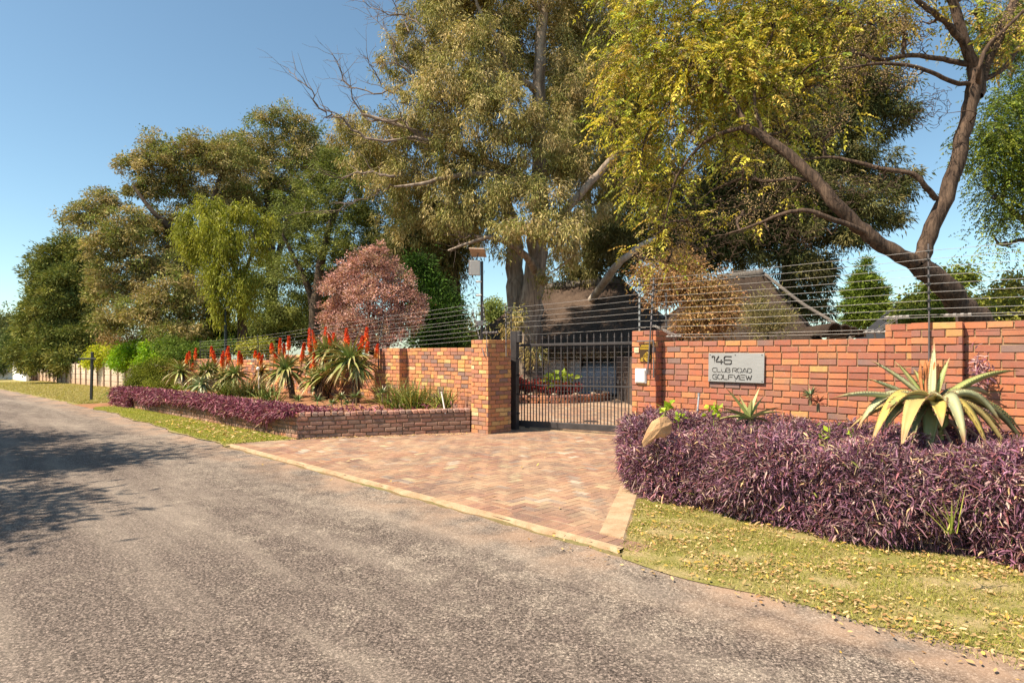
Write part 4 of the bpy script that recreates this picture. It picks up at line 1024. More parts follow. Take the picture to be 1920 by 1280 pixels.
# trees on the left
BRN = [(0.36,0.31,0.17),(0.25,0.27,0.10),(0.50,0.39,0.25),(0.16,0.19,0.06),(0.32,0.24,0.13),(0.18,0.25,0.07)]
def lt(name,label,seed,xb,Y,limbs,cl,pal,wts,ns,rs,per,leaf,**kw):
    b0=P(xb,700,Y); b0[2]=gz(wt(b0)[0])
    lm=[([b0-Z*.2]+[P(x,y,Y+dy) for x,y,dy in pts],rad) for pts,rad in limbs]
    return tree(name,label,'tree',seed,b0,lm,cl,pal,wts,nsub=ns/len(cl),rs=rs,per=per,leaf=leaf,**kw)
Yb=33
lt('wattle_tree','broad brown-green tree with arching dark limbs, left of the lime green weeping tree',105,345,Yb,
   [([(345,600,0),(340,500,0),(330,440,-.5),(290,400,-1),(250,350,-1)],[.4,.36,.3,.2,.12,.06]),([(350,560,0),(370,460,0),(400,380,0),(420,300,0)],[.3,.26,.2,.14,.08]),([(345,560,0),(300,500,-1),(240,470,-2),(180,440,-2)],[.3,.2,.16,.1,.05])],
   [C(160,410,40,30,Yb-1),C(200,385,50,30,Yb-1),C(240,430,60,40,Yb-2),C(200,470,50,40,Yb-2),C(270,350,40,30,Yb),C(290,270,26,26,Yb,wgt=.7),C(255,305,40,20,Yb),C(310,310,60,35,Yb),C(370,290,60,40,Yb),C(430,300,60,50,Yb),C(340,360,60,35,Yb+1),
    C(230,530,50,45,Yb-2),C(280,500,60,40,Yb-2),C(330,560,60,50,Yb-3),C(270,580,60,40,Yb-3),C(220,600,40,30,Yb-2),C(350,470,60,50,Yb+1),C(300,430,60,40,Yb),C(430,380,60,40,Yb+1),C(190,545,30,40,Yb-1),C(320,620,60,25,Yb-4),C(390,560,50,60,Yb)],
   BRN,[6,4,5,3.5,4,2.5],1750,.27,72,(.15,.055),droop=.1,bias=.5,sub_flat=.6)
Yc=36
lt('wattle_tree','taller brown-green tree behind the light green acacia, its twigs highest in its row',106,510,Yc,
   [([(510,560,0),(505,420,0),(500,330,0),(490,260,0)],[.4,.34,.26,.18,.08]),([(515,520,0),(540,420,0),(560,340,0)],[.25,.2,.14,.07])],
   [C(500,225,40,28,Yc,wgt=.7),C(540,240,40,40,Yc),C(480,280,60,40,Yc),C(560,290,55,40,Yc),C(440,290,50,35,Yc),C(510,340,70,50,Yc),C(580,240,30,25,Yc,wgt=.6),C(450,370,60,50,Yc),C(560,380,60,50,Yc+1),C(500,430,70,50,Yc+1),C(600,300,50,50,Yc+2)],
   BRN,[5,4,4,3.5,3,3.5],950,.29,72,(.15,.055),droop=.1,bias=.5)
Yd=29
lt('acacia_tree','light green acacia with dense dark lower branches behind the pink shrub',107,590,Yd,
   [([(590,600,0),(600,500,0),(620,420,0),(650,350,0)],[.3,.26,.2,.14,.07]),([(588,580,0),(560,500,0),(530,440,0)],[.22,.18,.12,.06]),([(600,540,0),(680,480,0),(740,420,0)],[.22,.15,.1,.05])],
   [C(640,300,60,35,Yd),C(700,300,50,35,Yd),C(600,340,60,35,Yd),C(680,345,70,40,Yd-1),C(750,350,50,50,Yd),C(620,400,80,50,Yd),C(710,410,80,50,Yd),C(560,420,60,60,Yd+1),C(790,430,50,60,Yd),C(650,470,90,50,Yd),C(560,510,70,60,Yd+1),C(740,490,70,50,Yd+1),C(480,530,50,60,Yd+2),C(520,590,80,40,Yd+1),C(620,560,70,50,Yd+2)],
   [(0.23,0.27,0.09),(0.32,0.34,0.12),(0.15,0.18,0.06),(0.11,0.13,0.05)],[3,2.4,4,3],1200,.30,85,(.13,.045),droop=.05,sub_flat=.5,bias=.5)
lt('pepper_tree','bright lime green weeping tree in front of the brown-green trees on the left',108,452,23.5,
   [([(456,620,0),(450,560,0),(440,500,0),(425,440,0),(410,400,0)],[.14,.12,.10,.08,.06,.03]),([(450,560,0),(470,480,0),(480,420,0)],[.1,.08,.05,.03])],
   [C(350,405,26,16,23.5,wgt=.8),C(395,385,36,20,23.5),C(450,392,32,18,23.5),C(497,402,24,16,23.5,wgt=.7),C(370,455,28,30,23.5,wgt=.8),C(430,445,46,36,23),C(485,450,22,34,23.5,wgt=.5),C(402,505,26,40,23),C(450,520,35,40,23,wgt=.8),C(415,560,22,35,23,wgt=.7),C(350,430,25,25,23.5),C(455,570,25,30,23,wgt=.6),C(400,430,40,40,23)],
   [(0.33,0.36,0.055),(0.25,0.28,0.045),(0.40,0.39,0.08),(0.18,0.21,0.04)],[4,4,3,2],420,.17,75,(.13,.034),droop=.9,hang=.30,sub_flat=1.0,mat='leaf_soft',out=.3,bias=.5)
lt('cypress_tree','dense dark green conifer at the left end of the row above the concrete fence',109,112,46,
   [([(112,600,0),(115,500,0),(120,450,0)],[.4,.34,.2,.08])],
   [C(135,460,34,22,46),C(100,490,40,30,45.5),C(150,490,40,30,46),C(80,520,36,28,45),C(125,530,50,32,44.5),C(170,530,34,36,46),C(75,560,34,28,44.5),C(110,575,45,30,44),C(155,580,40,35,45),C(60,600,26,26,44),C(95,620,45,28,43.5),C(145,630,50,30,43.5),C(185,620,30,34,44),C(50,640,22,24,43.5),C(85,665,40,26,43),C(130,675,40,24,42.5),C(30,660,24,20,43),C(50,680,30,18,43)],
   [(0.16,0.20,0.065),(0.26,0.27,0.085),(0.09,0.13,0.045),(0.34,0.31,0.11)],[4,4,2,2],900,.40,95,(.26,.07),droop=-.25,mat='needle',bias=.45,out=1.1)
lt('olive_shrub','olive brown shrub spilling over the pale concrete fence under the conifer',110,112,44.9,
   [([(112,690,0),(112,680,0)],[.08,.06,.04])],[C(108,686,20,15,44.6),C(120,674,18,14,44.4)],[(0.25,0.21,0.07),(0.19,0.19,0.06)],None,50,.4,90,(.16,.05),droop=.5)
lt('background_tree','grey-green tree at the very left edge behind the conifer',111,5,75,
   [([(5,620,0),(5,600,0)],[.3,.2,.1])],[C(0,620,45,32,75),C(-45,600,40,30,76),C(30,625,22,26,74),C(10,660,40,30,72),C(-40,650,50,40,72)],
   [(0.17,0.19,0.10),(0.23,0.23,0.13),(0.13,0.15,0.08)],None,260,.9,90,(.4,.14),droop=0.0)
lt('background_tree','dark green tree low at the left edge above the white wall',112,35,60,
   [([(30,680,0),(30,650,0)],[.2,.15,.08])],[C(20,665,26,24,56),C(38,640,18,24,57),C(5,685,22,14,55)],
   [(0.08,0.12,0.05),(0.13,0.16,0.06)],None,120,.7,90,(.3,.1),droop=0.0)
# dark mass between: evergreen beside gum trunk
lt('evergreen_tree','dark green conical evergreen between the pink shrub and the gum trunk',113,795,20,
   [([(795,640,0),(795,560,0),(795,500,0)],[.14,.11,.08,.03])],[C(790,505,22,22,20),C(805,545,35,30,20),C(790,590,40,35,20),C(830,590,35,40,19.5),C(815,635,45,25,19.5),C(850,640,25,25,19)],
   [(0.07,0.15,0.025),(0.04,0.08,0.02),(0.13,0.21,0.04),(0.03,0.05,0.02)],[2,4,1,2],230,.3,110,(.12,.04),droop=-.1,out=1.0,mat='needle')
lt('pink_shrub','rounded shrub tree of dusty pink autumn foliage above the aloe wall',114,700,18.2,
   [([(700,620,0),(700,590,0)],[.1,.08,.05]),([(660,590,0),(640,550,0)],[.06,.05,.02]),([(740,600,0),(765,560,0)],[.06,.05,.02]),([(690,560,0),(690,500,0)],[.06,.04,.02])],
   [C(700,468,7,16,18,wgt=.5),C(678,478,7,16,18,wgt=.5),C(740,490,8,16,18,wgt=.5),C(770,520,8,14,18,wgt=.5),C(640,510,8,16,18,wgt=.5),C(695,490,25,22,18),C(665,510,35,30,18),C(720,515,35,30,18),C(630,545,30,32,18),C(690,550,50,35,17.6),C(750,550,32,35,18),C(625,590,32,30,18),C(680,600,50,30,17.5),C(745,600,45,30,17.8),C(785,580,18,28,18),C(720,635,50,20,17.5),C(650,635,50,20,17.5),C(715,470,14,16,18,wgt=.6)],
   [(0.58,0.34,0.37),(0.50,0.26,0.28),(0.64,0.45,0.47),(0.36,0.19,0.19),(0.38,0.28,0.18)],[5,4,4,3,1],1000,.12,44,(.065,.034),droop=-.7,out=.9,bias=.45)
lt('small_tree','small light green tree seen between the mast and the gum trunk',115,935,45,
   [([(935,620,0),(935,600,0)],[.12,.1,.05])],[C(935,595,24,22,44),C(925,575,16,14,44)],[(0.20,0.26,0.09),(0.28,0.32,0.12)],None,60,.45,80,(.2,.08))
lt('pine_tree','small pine standing alone against the sky above the slate roof',116,1620,36,
   [([(1620,600,0),(1620,540,0),(1622,492,0)],[.14,.12,.08,.02])],
   [C(1622,500,6,14,36,wgt=.8),C(1615,525,18,14,36),C(1632,530,14,12,36),C(1610,550,26,10,36),C(1640,548,20,12,36),C(1605,575,26,12,36),C(1640,575,28,14,36),C(1620,598,44,14,36)],
   [(0.16,0.24,0.04),(0.23,0.30,0.06),(0.10,0.15,0.03)],None,300,.26,90,(.22,.045),droop=-.55,mat='needle',out=1.2)

lt('background_tree','dark leafy tree low behind the left wall between green post and pink shrub',117,520,34,
   [([(520,640,0),(520,600,0)],[.2,.15,.1])],[C(470,620,50,26,33),C(540,610,50,30,34),C(590,625,40,26,34),C(420,625,40,24,35),C(620,600,40,40,36),C(380,630,40,20,36)],
   [(0.10,0.15,0.04),(0.16,0.2,0.06),(0.07,0.1,0.03)],None,330,.4,80,(.2,.07))
# yellow-green and other bushes over the fence and wall
def bush(label, seed, cl, pal, wts, ns, rs, per, leaf, name='shrub', **kw):
    c0=cl[0][0]; b0=np.array([c0[0],c0[1],0]); b0[2]=max(-.5,gz(wt(b0)[0]))
    return tree(name,label,'shrub',seed,b0,[([b0-Z*.1,(b0+c0)/2,c0],[.05,.035,.015])],cl,pal,wts,nsub=ns/len(cl),rs=rs,per=per,leaf=leaf,**kw)
LIME=[(0.42,0.46,0.03),(0.34,0.42,0.03),(0.52,0.50,0.06),(0.2,0.28,0.03)]
bush('yellow tinged lime bush overhanging the concrete fence behind the cross-shaped post',120,[C(195,666,28,18,35.9),C(215,655,20,14,35.4),C(182,678,16,12,36.2)],LIME,[3,3,4,1],110,.3,80,(.12,.06),mat='leaf_soft')
bush('vivid green lime bush overhanging the concrete fence, nearest the aloe bed',121,[C(250,664,40,20,31.6),C(300,658,30,18,29),C(235,680,28,12,32.2),C(285,684,30,14,29.5),C(325,668,22,14,27)],[(0.22,0.42,0.02),(0.32,0.46,0.03),(0.14,0.28,0.02)],None,220,.28,90,(.12,.05),mat='leaf_soft')
bush('rounded olive green bush at the far end of the aloe bed',122,[C(275,712,38,26,24),C(300,700,34,26,23.5),C(255,720,18,18,24),C(310,725,30,14,22.5)],[(0.24,0.26,0.04),(0.17,0.2,0.035),(0.11,0.13,0.03)],None,230,.22,100,(.06,.03))
bush('dark leafy shrub filling the wall corner behind the far aloes',123,[C(350,665,40,14,25),C(395,655,30,14,25),C(330,650,34,14,26),C(430,650,30,10,25)],[(0.07,0.13,0.03),(0.12,0.19,0.04),(0.2,0.26,0.06)],None,150,.28,80,(.1,.04))
bush('brown bare-looking shrub behind the lime bushes',124,[C(240,635,40,14,33),C(290,630,30,14,33)],[(0.30,0.17,0.10),(0.20,0.15,0.08),(0.4,0.27,0.18)],None,60,.5,60,(.16,.04))
bush('yellow-green shrub peeking over the left wall behind the nearest flowering aloes',125,[C(490,650,20,14,22),C(465,655,14,10,22)],[(0.36,0.34,0.07),(0.25,0.3,0.06)],None,50,.22,70,(.09,.04))
RUST=[(0.36,0.20,0.12),(0.26,0.14,0.09),(0.42,0.28,0.15),(0.28,0.22,0.09),(0.18,0.10,0.07)]
bush('rust coloured autumn shrub between the two thatched roofs',126,[C(1300,540,60,40,15),C(1240,545,30,35,15),C(1340,560,40,35,15),C(1270,500,50,25,15.5),C(1310,600,50,30,14.5),C(1350,600,30,30,14.5),C(1210,515,22,26,15.5)],RUST,[4,3,3,3,2],330,.26,70,(.07,.035),bias=.5,droop=.2)
bush('twiggy grey-green broom bush rising above the wall right of the sign',127,[C(1440,610,26,24,12),C(1420,590,18,26,12),C(1465,600,18,26,12),C(1430,560,14,20,12,wgt=.5)],[(0.20,0.20,0.09),(0.29,0.24,0.14)],None,70,.2,45,(.09,.015),droop=-.8)
bush('mid green shrub under the leaning tree trunk behind the stepped wall',128,[C(1770,550,34,30,11),C(1725,575,34,24,11.5),C(1790,520,22,14,11),C(1750,600,60,20,10.8)],[(0.16,0.21,0.04),(0.24,0.28,0.06),(0.10,0.13,0.03)],None,210,.2,80,(.07,.03),bias=.5)
bush('yellow-green spindly shrub at the right edge above the brick wall',129,[C(1870,570,50,30,9.4),C(1900,590,50,20,9),C(1850,585,30,20,9),C(1910,530,20,26,9.4,wgt=.6)],[(0.30,0.30,0.06),(0.22,0.25,0.05),(0.16,0.15,0.06)],None,150,.16,60,(.06,.028),bias=.6)

# ragged straw hanging from the eaves
def straw(roof, a, b_, n, seed, ln=.16):
    rng=np.random.default_rng(seed); mb=MB(); f=rng.random(n)[:,None]; a=np.asarray(a); b_=np.asarray(b_)
    pts=a*(1-f)+b_*f+rng.normal(0,.03,(n,3))+np.array([0,-.02,-.10])-Z*rng.uniform(0,.16,(n,1))
    d=np.tile(np.array([[0,-.25,-1.0]]),(n,1))+rng.normal(0,.3,(n,3)); add_leaves(mb,pts,d,ln*rng.uniform(.5,1.5,n),.02,jitcol(rng,palpick(rng,[(0.30,0.21,0.14),(0.18,0.12,0.08),(0.42,0.31,0.2)],n),.2),rng,.1,.0)
    mb.build('eave_straw',M['leaf'],roof)
for ob in [o for o in bpy.data.objects if o.name.startswith('thatched_house')]: straw(ob, eL, eR, 2600, 61)
# ------------------------------------------------------------------ syringa tree leaning over the right wall
SYR=[(0.58,0.53,0.08),(0.40,0.44,0.08),(0.70,0.54,0.10),(0.22,0.29,0.06),(0.55,0.37,0.13),(0.20,0.15,0.07)]
def berries(rng, root, wood, fol, sk, clumps):
    mb = MB(); oc = np.array([(1,0,0),(-1,0,0),(0,1,0),(0,-1,0),(0,0,1),(0,0,-1)],float)
    tr = np.array([(0,2,4),(2,1,4),(1,3,4),(3,0,4),(2,0,5),(1,2,5),(3,1,5),(0,3,5)])
    stalk = MB()
    for c,r,wg in clumps:
        k = int(40*(r[0]*r[2]*4)+5)
        for s_ in ells(rng, k, c, r*1.02, .45):
            n_ = rng.integers(8,20); p = s_+rng.normal(0,.055,(n_,3))*np.array([1,1,1.2])
            v=(p[:,None,:]+oc[None]*.0088).reshape(-1,3); t=(tr[None]+6*np.arange(n_)[:,None,None]).reshape(-1,3)
            col=np.repeat(jitcol(rng,np.tile(np.array([(.44,.31,.14)]),(n_,1)),.2),6,0); mb.add(v,None,t,col)
            if rng.random()<.45: tube(stalk,[s_+Z*.16,s_+Z*.06,s_-Z*.03],[.004,.003,.002],3,cap=False)
    mb.build('berries', M['berry'], root); 
    for i in range(2800):
        c,r,wg = clumps[rng.integers(len(clumps))]; tgt = ells(rng,1,c,r,.5)[0]
        grow(wood, sk, tgt, .004, rng, wob=.2, arch=.0, seg=4, rmax=.014, n=4)
M['berry']=leafmat('dry_berry',0.0,.5,.3)
Ym=8.6
sb=P(1862,680,8.7); sb[2]=0
limbs=[([sb-Z*.2,P(1855,640,8.7),P(1820,590,8.6),P(1775,540,8.5),P(1722,494,8.4)],[0.199,0.184,0.159,0.147,0.133]),
 ([P(1722,494,8.4),P(1742,440,8.4),P(1772,370,8.4),P(1796,300,8.4),P(1816,220,8.4),P(1826,160,8.4),P(1828,120,8.4)],[0.105,0.102,0.099,0.096,0.092,0.092,0.086]),
 ([P(1826,130,8.4),P(1806,70,8.3),P(1792,20,8.3),P(1778,-40,8.3),P(1770,-160,8.3)],[0.073,0.065,0.059,0.053,0.033]),
 ([P(1834,180,8.4),P(1850,120,8.6),P(1872,70,8.8),P(1900,10,9),P(1915,-60,9)],[0.065,0.065,0.063,0.059,0.046]),
 ([P(1836,170,8.4),P(1836,130,8.2),P(1850,90,8.2),P(1880,60,8.1),P(1920,20,8.1)],[0.033,0.030,0.026,0.023,0.020]),
 ([P(1845,150,8.5),P(1880,130,8.9),P(1910,90,9.2),P(1940,60,9.4)],[0.040,0.033,0.026,0.020]),
 ([P(1722,494,8.4),P(1690,480,8.35),P(1650,455,8.3),P(1610,425,8.3),P(1570,385,8.3),P(1535,345,8.4),P(1490,300,8.5),P(1445,265,8.6),P(1400,238,8.7)],[0.111,0.099,0.096,0.092,0.086,0.079,0.073,0.065,0.056]),
 ([P(1400,238,8.7),P(1375,190,8.8),P(1330,140,8.9),P(1270,110,9.0)],[0.046,0.036,0.026,0.013]),
 ([P(1755,372,8.4),P(1735,350,8.3),P(1712,326,8.3),P(1660,318,8.4),P(1610,305,8.5),P(1560,295,8.6),P(1500,300,8.7)],[0.040,0.036,0.033,0.030,0.026,0.020,0.010]),
 ([P(1826,158,8.4),P(1790,155,8.3),P(1745,135,8.2),P(1700,122,8.2),P(1640,120,8.2),P(1580,130,8.2)],[0.033,0.030,0.026,0.023,0.020,0.010]),
 ([P(1815,120,8.4),P(1770,112,8.4),P(1710,104,8.4),P(1650,112,8.4),P(1600,100,8.4),P(1540,110,8.5)],[0.040,0.033,0.030,0.026,0.020,0.010]),
 ([P(1640,448,8.3),P(1600,425,8.2),P(1560,412,8.2),P(1515,395,8.2),P(1470,400,8.3),P(1420,420,8.5),P(1360,440,8.7)],[0.040,0.036,0.033,0.030,0.026,0.020,0.010]),
 ([P(1530,340,8.4),P(1490,335,8.6),P(1440,340,8.8),P(1390,335,9),P(1330,360,9.2)],[0.033,0.030,0.026,0.020,0.010]),
 ([P(1806,80,8.3),P(1770,40,8.2),P(1730,10,8.1),P(1700,-20,8.1)],[0.046,0.040,0.033,0.026]),
 ([P(1440,262,8.6),P(1415,200,8.7),P(1420,130,8.9),P(1450,60,9),P(1460,0,9)],[0.033,0.026,0.021,0.017,0.013]),
 ([P(1340,150,8.9),P(1260,190,9.2),P(1210,260,9.4),P(1200,340,9.5)],[0.023,0.020,0.014,0.007]),
 ([P(1400,238,8.7),P(1330,260,9),P(1270,330,9.3),P(1245,420,9.5)],[0.033,0.026,0.019,0.008])]
cl=[C(1215,60,85,70,9.6),C(1160,130,40,50,9.8),C(1320,60,90,80,9.4),C(1430,50,90,80,9.2),C(1520,60,60,70,9,wgt=.7),C(1165,220,45,40,9.8),C(1240,150,80,60,9.5),C(1340,150,80,60,9.2),C(1430,160,70,60,9,wgt=.8),
    C(1210,280,60,50,9.8),C(1280,240,70,50,9.4),C(1350,250,60,40,9.2,wgt=.8),C(1215,360,38,45,9.9),C(1240,430,45,40,9.9,wgt=.6),C(1200,475,20,16,10,wgt=.6),C(1270,330,50,45,9.7,wgt=.5),C(1250,490,24,14,9.9),C(1300,420,40,30,9.6,wgt=.35),
    C(1290,110,60,50,9),C(1380,110,60,50,8.9),C(1260,-50,140,50,9.4),C(1440,-50,120,50,9.2),C(1510,170,50,50,8.9,wgt=.6),C(1470,240,50,36,8.9,wgt=.5),C(1640,30,70,50,8.6,wgt=.55),C(1570,20,60,50,8.8,wgt=.7),C(1700,-30,90,40,8.5,wgt=.6),C(1600,110,60,40,8.6,wgt=.4),C(1700,60,50,40,8.4,wgt=.3),C(1840,20,60,40,8.6,wgt=.5),C(1900,50,50,50,8.6,wgt=.45),C(1560,240,40,30,8.7,wgt=.2),C(1390,300,50,40,9,wgt=.3),C(1480,360,60,40,8.8,wgt=.07),C(1390,400,60,40,9,wgt=.1),C(1880,60,30,30,8.2,wgt=.15)]
def syr_extra(rng, root, wood, fol, sk, clumps):
    bare=[C(1620,60,70,50,8.5),C(1700,60,60,40,8.4),C(1600,140,60,40,8.4),C(1680,150,40,30,8.3),C(1560,180,50,40,8.6),C(1420,370,90,50,8.8),C(1350,450,80,40,9.1),C(1560,370,70,50,8.5),C(1480,440,60,40,8.6),C(1640,340,50,30,8.4),C(1300,400,60,60,9.4),C(1500,250,60,50,8.8),C(1870,90,40,60,8.4),C(1740,200,40,40,8.3),C(1290,470,50,30,9.3),C(1400,310,60,40,8.9)]
    berries(rng, root, wood, fol, sk, list(clumps)+bare[:4])
    for i in range(3200):
        c,r,wg = bare[rng.integers(len(bare))]; grow(wood, sk, ells(rng,1,c,r*1.1,.5)[0], .0035, rng, wob=.22, arch=.0, seg=4, rmax=.016, n=4)
tree('syringa_tree','leaning ridged-bark tree with golden green leaves and tan berries forking above the right wall','tree',130,sb,limbs,cl,SYR,[4,4.5,2.4,4,2.6,2],nsub=1500/len(cl),rs=.20,per=32,leaf=(.068,.027,.29),mode='frond',droop=.12,bark='bark_m',mat='leaf_soft',bias=.55,sjit=.15,extra=syr_extra)
b0=P(1990,700,12.5); b0[2]=0
tree('jacaranda_tree','vivid green feathery tree at the right edge against blue sky','tree',131,b0,
  [([b0-Z*.2,P(1985,600,12.5),P(1975,450,12.5),P(1960,330,12.5),P(1950,180,12.5)],[.2,.18,.15,.1,.05]),([P(1975,450,12.5),P(1930,420,12.3),P(1890,390,12.2),P(1850,350,12)],[.09,.07,.05,.02]),([P(1975,480,12.5),P(1920,450,12.3),P(1880,460,12.2),P(1860,440,12)],[.05,.04,.03,.012])],
  [C(1890,200,50,30,12.3),C(1930,160,40,40,12.3),C(1860,260,50,30,12),C(1910,260,50,40,12.3),C(1850,310,40,22,12),C(1900,330,50,30,12.2),C(1860,370,36,18,12,wgt=.7),C(1900,400,40,30,12.2,wgt=.8),C(1950,300,40,90,12.6),C(1880,450,40,24,12,wgt=.3),C(1860,120,30,20,12.6,wgt=.5),C(1900,80,40,50,12.8),C(1930,20,40,50,12.8),C(1860,60,40,50,13,wgt=.5)],
  [(0.20,0.28,0.035),(0.10,0.15,0.025),(0.34,0.38,0.06),(0.04,0.065,0.02)],[3,4,2,5],nsub=850/14,rs=.22,per=60,leaf=(.06,.024,.30),mode='frond',droop=.2,bark='bark_d',mat='leaf_soft',bias=.5,sub_flat=.5)
# trees on the near side of the street, outside the frame, whose shade crosses the road
for (lab,x,y,hh,seed,rr) in (('roadside tree out of view on the near side, casting shade on the road',-12.5,6.0,5.1,140,2.5),('second roadside tree out of view casting streaked shade on the road',-16.1,10.1,4.8,141,3.1)):
    b0=np.array([x,y,0.0]); rng=np.random.default_rng(seed)
    cl=[(b0+np.array([rng.normal(0,rr*.45),rng.normal(0,rr*.45),hh+rng.normal(0,.9)]),np.array([1.5,1.5,.8]),1.0) for _ in range(12)]
    tree('street_tree',lab,'tree',seed,b0,[([b0,b0+Z*2,b0+np.array([.2,.1,hh-1])],[.22,.17,.1])],cl,[(0.12,0.16,0.05)],None,nsub=60,rs=.5,per=70,leaf=(.22,.07),group='trees on the near side of the street')

# ------------------------------------------------------------------ rosette plants
def blades(mb, base, dirs, L, Wd, cols, droop, rng, nseg=7, vfold=.25, tipcol=None, m=0, up=None, basew=.75, curlup=0.0):
    """curved tapering succulent blades; dirs (n,3)"""
    n=len(dirs); d=nrm(dirs); L=np.broadcast_to(L,(n,)); Wd=np.broadcast_to(Wd,(n,)); dr=np.broadcast_to(droop,(n,))
    base=np.broadcast_to(base,(n,3))
    for i in range(n):
        di=d[i]; s=np.cross(di,Z); s = nrm(s) if np.linalg.norm(s)>.05 else nrm(np.array([di[1]+.3,-di[0]+.2,0])); p=base[i].copy(); cur=di.copy(); v=[]; cc=[]
        tw=rng.normal(0,.15)
        for k in range(nseg+1):
            f=k/nseg; w_=Wd[i]*(basew+(1-basew)*min(1,f*4))*(1-f**1.7)**.8+.0005; nn=nrm(np.cross(s,cur)); 
            s2=nrm(s+nn*tw*f)
            th=Wd[i]*.16*(1-f)+.001
            v+=[p-s2*w_*.5+nn*w_*vfold, p-nn*th*0, p+s2*w_*.5+nn*w_*vfold, p-nn*th]
            c=cols[i]; 
            if tipcol is not None: c=c*(1-f**3)+np.array(tipcol)*f**3
            cc+=[c,c*.98,c,c*.9]
            cur=nrm(cur-Z*dr[i]/nseg*(1+f*.6)+Z*curlup/nseg*(f>.5)); p=p+cur*L[i]/nseg
        q=[]
        for k in range(nseg):
            a=4*k; q+=[(a,a+1,a+5,a+4),(a+1,a+2,a+6,a+5),(a+2,a+3,a+7,a+6),(a+3,a,a+4,a+7)]
        mb.add(v,q,None,np.array(cc),m)
GA_=[(0.27,0.35,0.13),(0.20,0.29,0.10),(0.38,0.43,0.20),(0.31,0.38,0.10)]
def rosette(mb, c, R, n, rng, pal, w_=.055, up_rng=(-.25,1.0), droop=.7, tip=(.45,.25,.12)):
    az=rng.uniform(0,2*math.pi,n)+np.arange(n)*2.4; el=np.linspace(up_rng[1],up_rng[0],n)+rng.normal(0,.08,n); el=np.clip(el,-.5,1.4)
    d=np.c_[np.cos(az)*np.cos(el),np.sin(az)*np.cos(el),np.sin(el)]
    L=R*rng.uniform(.8,1.15,n)*(1-.2*np.clip(el,0,1)); cols=jitcol(rng,palpick(rng,pal,n),.12)
    blades(mb,c+d*.03,d,L,w_*rng.uniform(.85,1.15,n),cols,droop*rng.uniform(.6,1.4,n),rng,6,.2,tip)
def spike(root, c, top, rng, hl=.30, rr=.038, label=None):
    top=top+rng.normal(0,.025,3); hl*=rng.uniform(.75,1.25); rr*=rng.uniform(.85,1.15); age=rng.uniform(-.08,.14)
    st=MB(); tube(st,[c,(c+top)/2+rng.normal(0,.01,3),top],[.012,.011,.009],6); s_=st.build('flower_stem',M['stem'],root)
    mb=MB(); ax_=nrm(top-c); tip=top+ax_*hl*.55; lo=top-ax_*hl*.5; n=190
    f=rng.random(n)**.8; az=rng.uniform(0,2*math.pi,n); rad=rr*np.sin(np.pi*(.08+.86*(1-f)**1.0*.62))**.9
    a=nrm(np.cross(ax_,(1,0,0))); b_=np.cross(ax_,a)
    o_=np.cos(az)[:,None]*a+np.sin(az)[:,None]*b_
    pts=lo+(tip-lo)*f[:,None]+o_*rad[:,None]*.35
    dirs=o_*.75-ax_*(1.0-1.4*f[:,None])*.8
    base=np.where((f<.25+age)[:,None],np.array([[.82,.36,.06]]),np.where((f>.7)[:,None],np.array([[.66,.10,.03]]),np.array([[.84,.19,.04]])))
    add_leaves(mb,pts,dirs,.055*(1.15-f*.55),.02,jitcol(rng,base,.12),rng,.1,.1)
    add_leaves(mb,pts,dirs,.055*(1.15-f*.55),.02,jitcol(rng,base,.12),rng,.1,.1)
    tube(mb,[lo,(lo+tip)/2,tip],[rr*.45,rr*.55,.006],7,(.70,.09,.025))
    mb.build('flower_head',M['flower'],s_)
M['stem']=simple('flower_stalk',(0.40,0.20,0.09),.7); M['deadleaf']=leafmat('dead_leaf',.1,.8,.1)
def aloe(label, seed, heads, spikes, trunk, flat=1.0, pal=GA_, grp='flowering aloes along the left wall', skirt=70):
    """heads: (x,y,D,Rpx,n); spikes: (x,y,hl); trunk: list of (x,z) at D"""
    rng=np.random.default_rng(seed); x0,y0,D0,_,_=heads[0]
    def at(x,y,D): Y=YD(x,D); return P(x,y,Y)
    tb=at(trunk[0],0,D0); tb[2]=.42
    root=empty('aloe_plant',tb,label,'aloe',grp)
    tk=MB(); sk=MB(); rs=MB()
    for (x,y,D,Rp,n) in heads:
        c=at(x,y,D); Y=c[1]; R=Rp*1.36*Y/F; n=int(n*1.7)
        mid=(tb+c)/2+np.array([rng.normal(0,.04),0,0]); b0=tb+rng.normal(0,.03,3)*np.array([1,1,0])
        path=smoothpath([b0-Z*.05,mid,c],4); tube(tk,path,np.linspace(.085,.06,len(path)),9)
        rosette(rs,c,R,n,rng,pal,.085,(-.6,1.3),.8)
        # skirt of dry leaves
        for k in range(skirt):
            f=rng.uniform(.15,1.0); p=path[int(f*(len(path)-1))]+rng.normal(0,.02,3); a=rng.uniform(0,2*math.pi); 
            dd=np.array([[math.cos(a)*.75,math.sin(a)*.75,-.35-.4*(1-f)]]); blades(sk,p,dd,rng.uniform(.14,.34)*(.5+f*.7),.035,jitcol(rng,np.array([[.24,.15,.09]]),.3),1.6,rng,4,.1)
    tk.build('trunk',M['bark_d'],root,smooth=True); sk.build('dry_leaf_skirt',M['deadleaf'],root); rs.build('leaf_rosette',M['succulent'],root)
    for (x,y,hl) in spikes:
        hd=min(heads,key=lambda h:abs(h[0]-x)*1.0+abs(h[1]-y)*.3); cc=at(hd[0],hd[1],hd[2]); Y=cc[1]; c=cc+(P(x,hd[1],Y)-cc)*.85; top=P(x,y,Y+rng.normal(0,.1)); spike(root,c,top,rng,hl*1.1*Y/F,.056+.004*rng.normal())
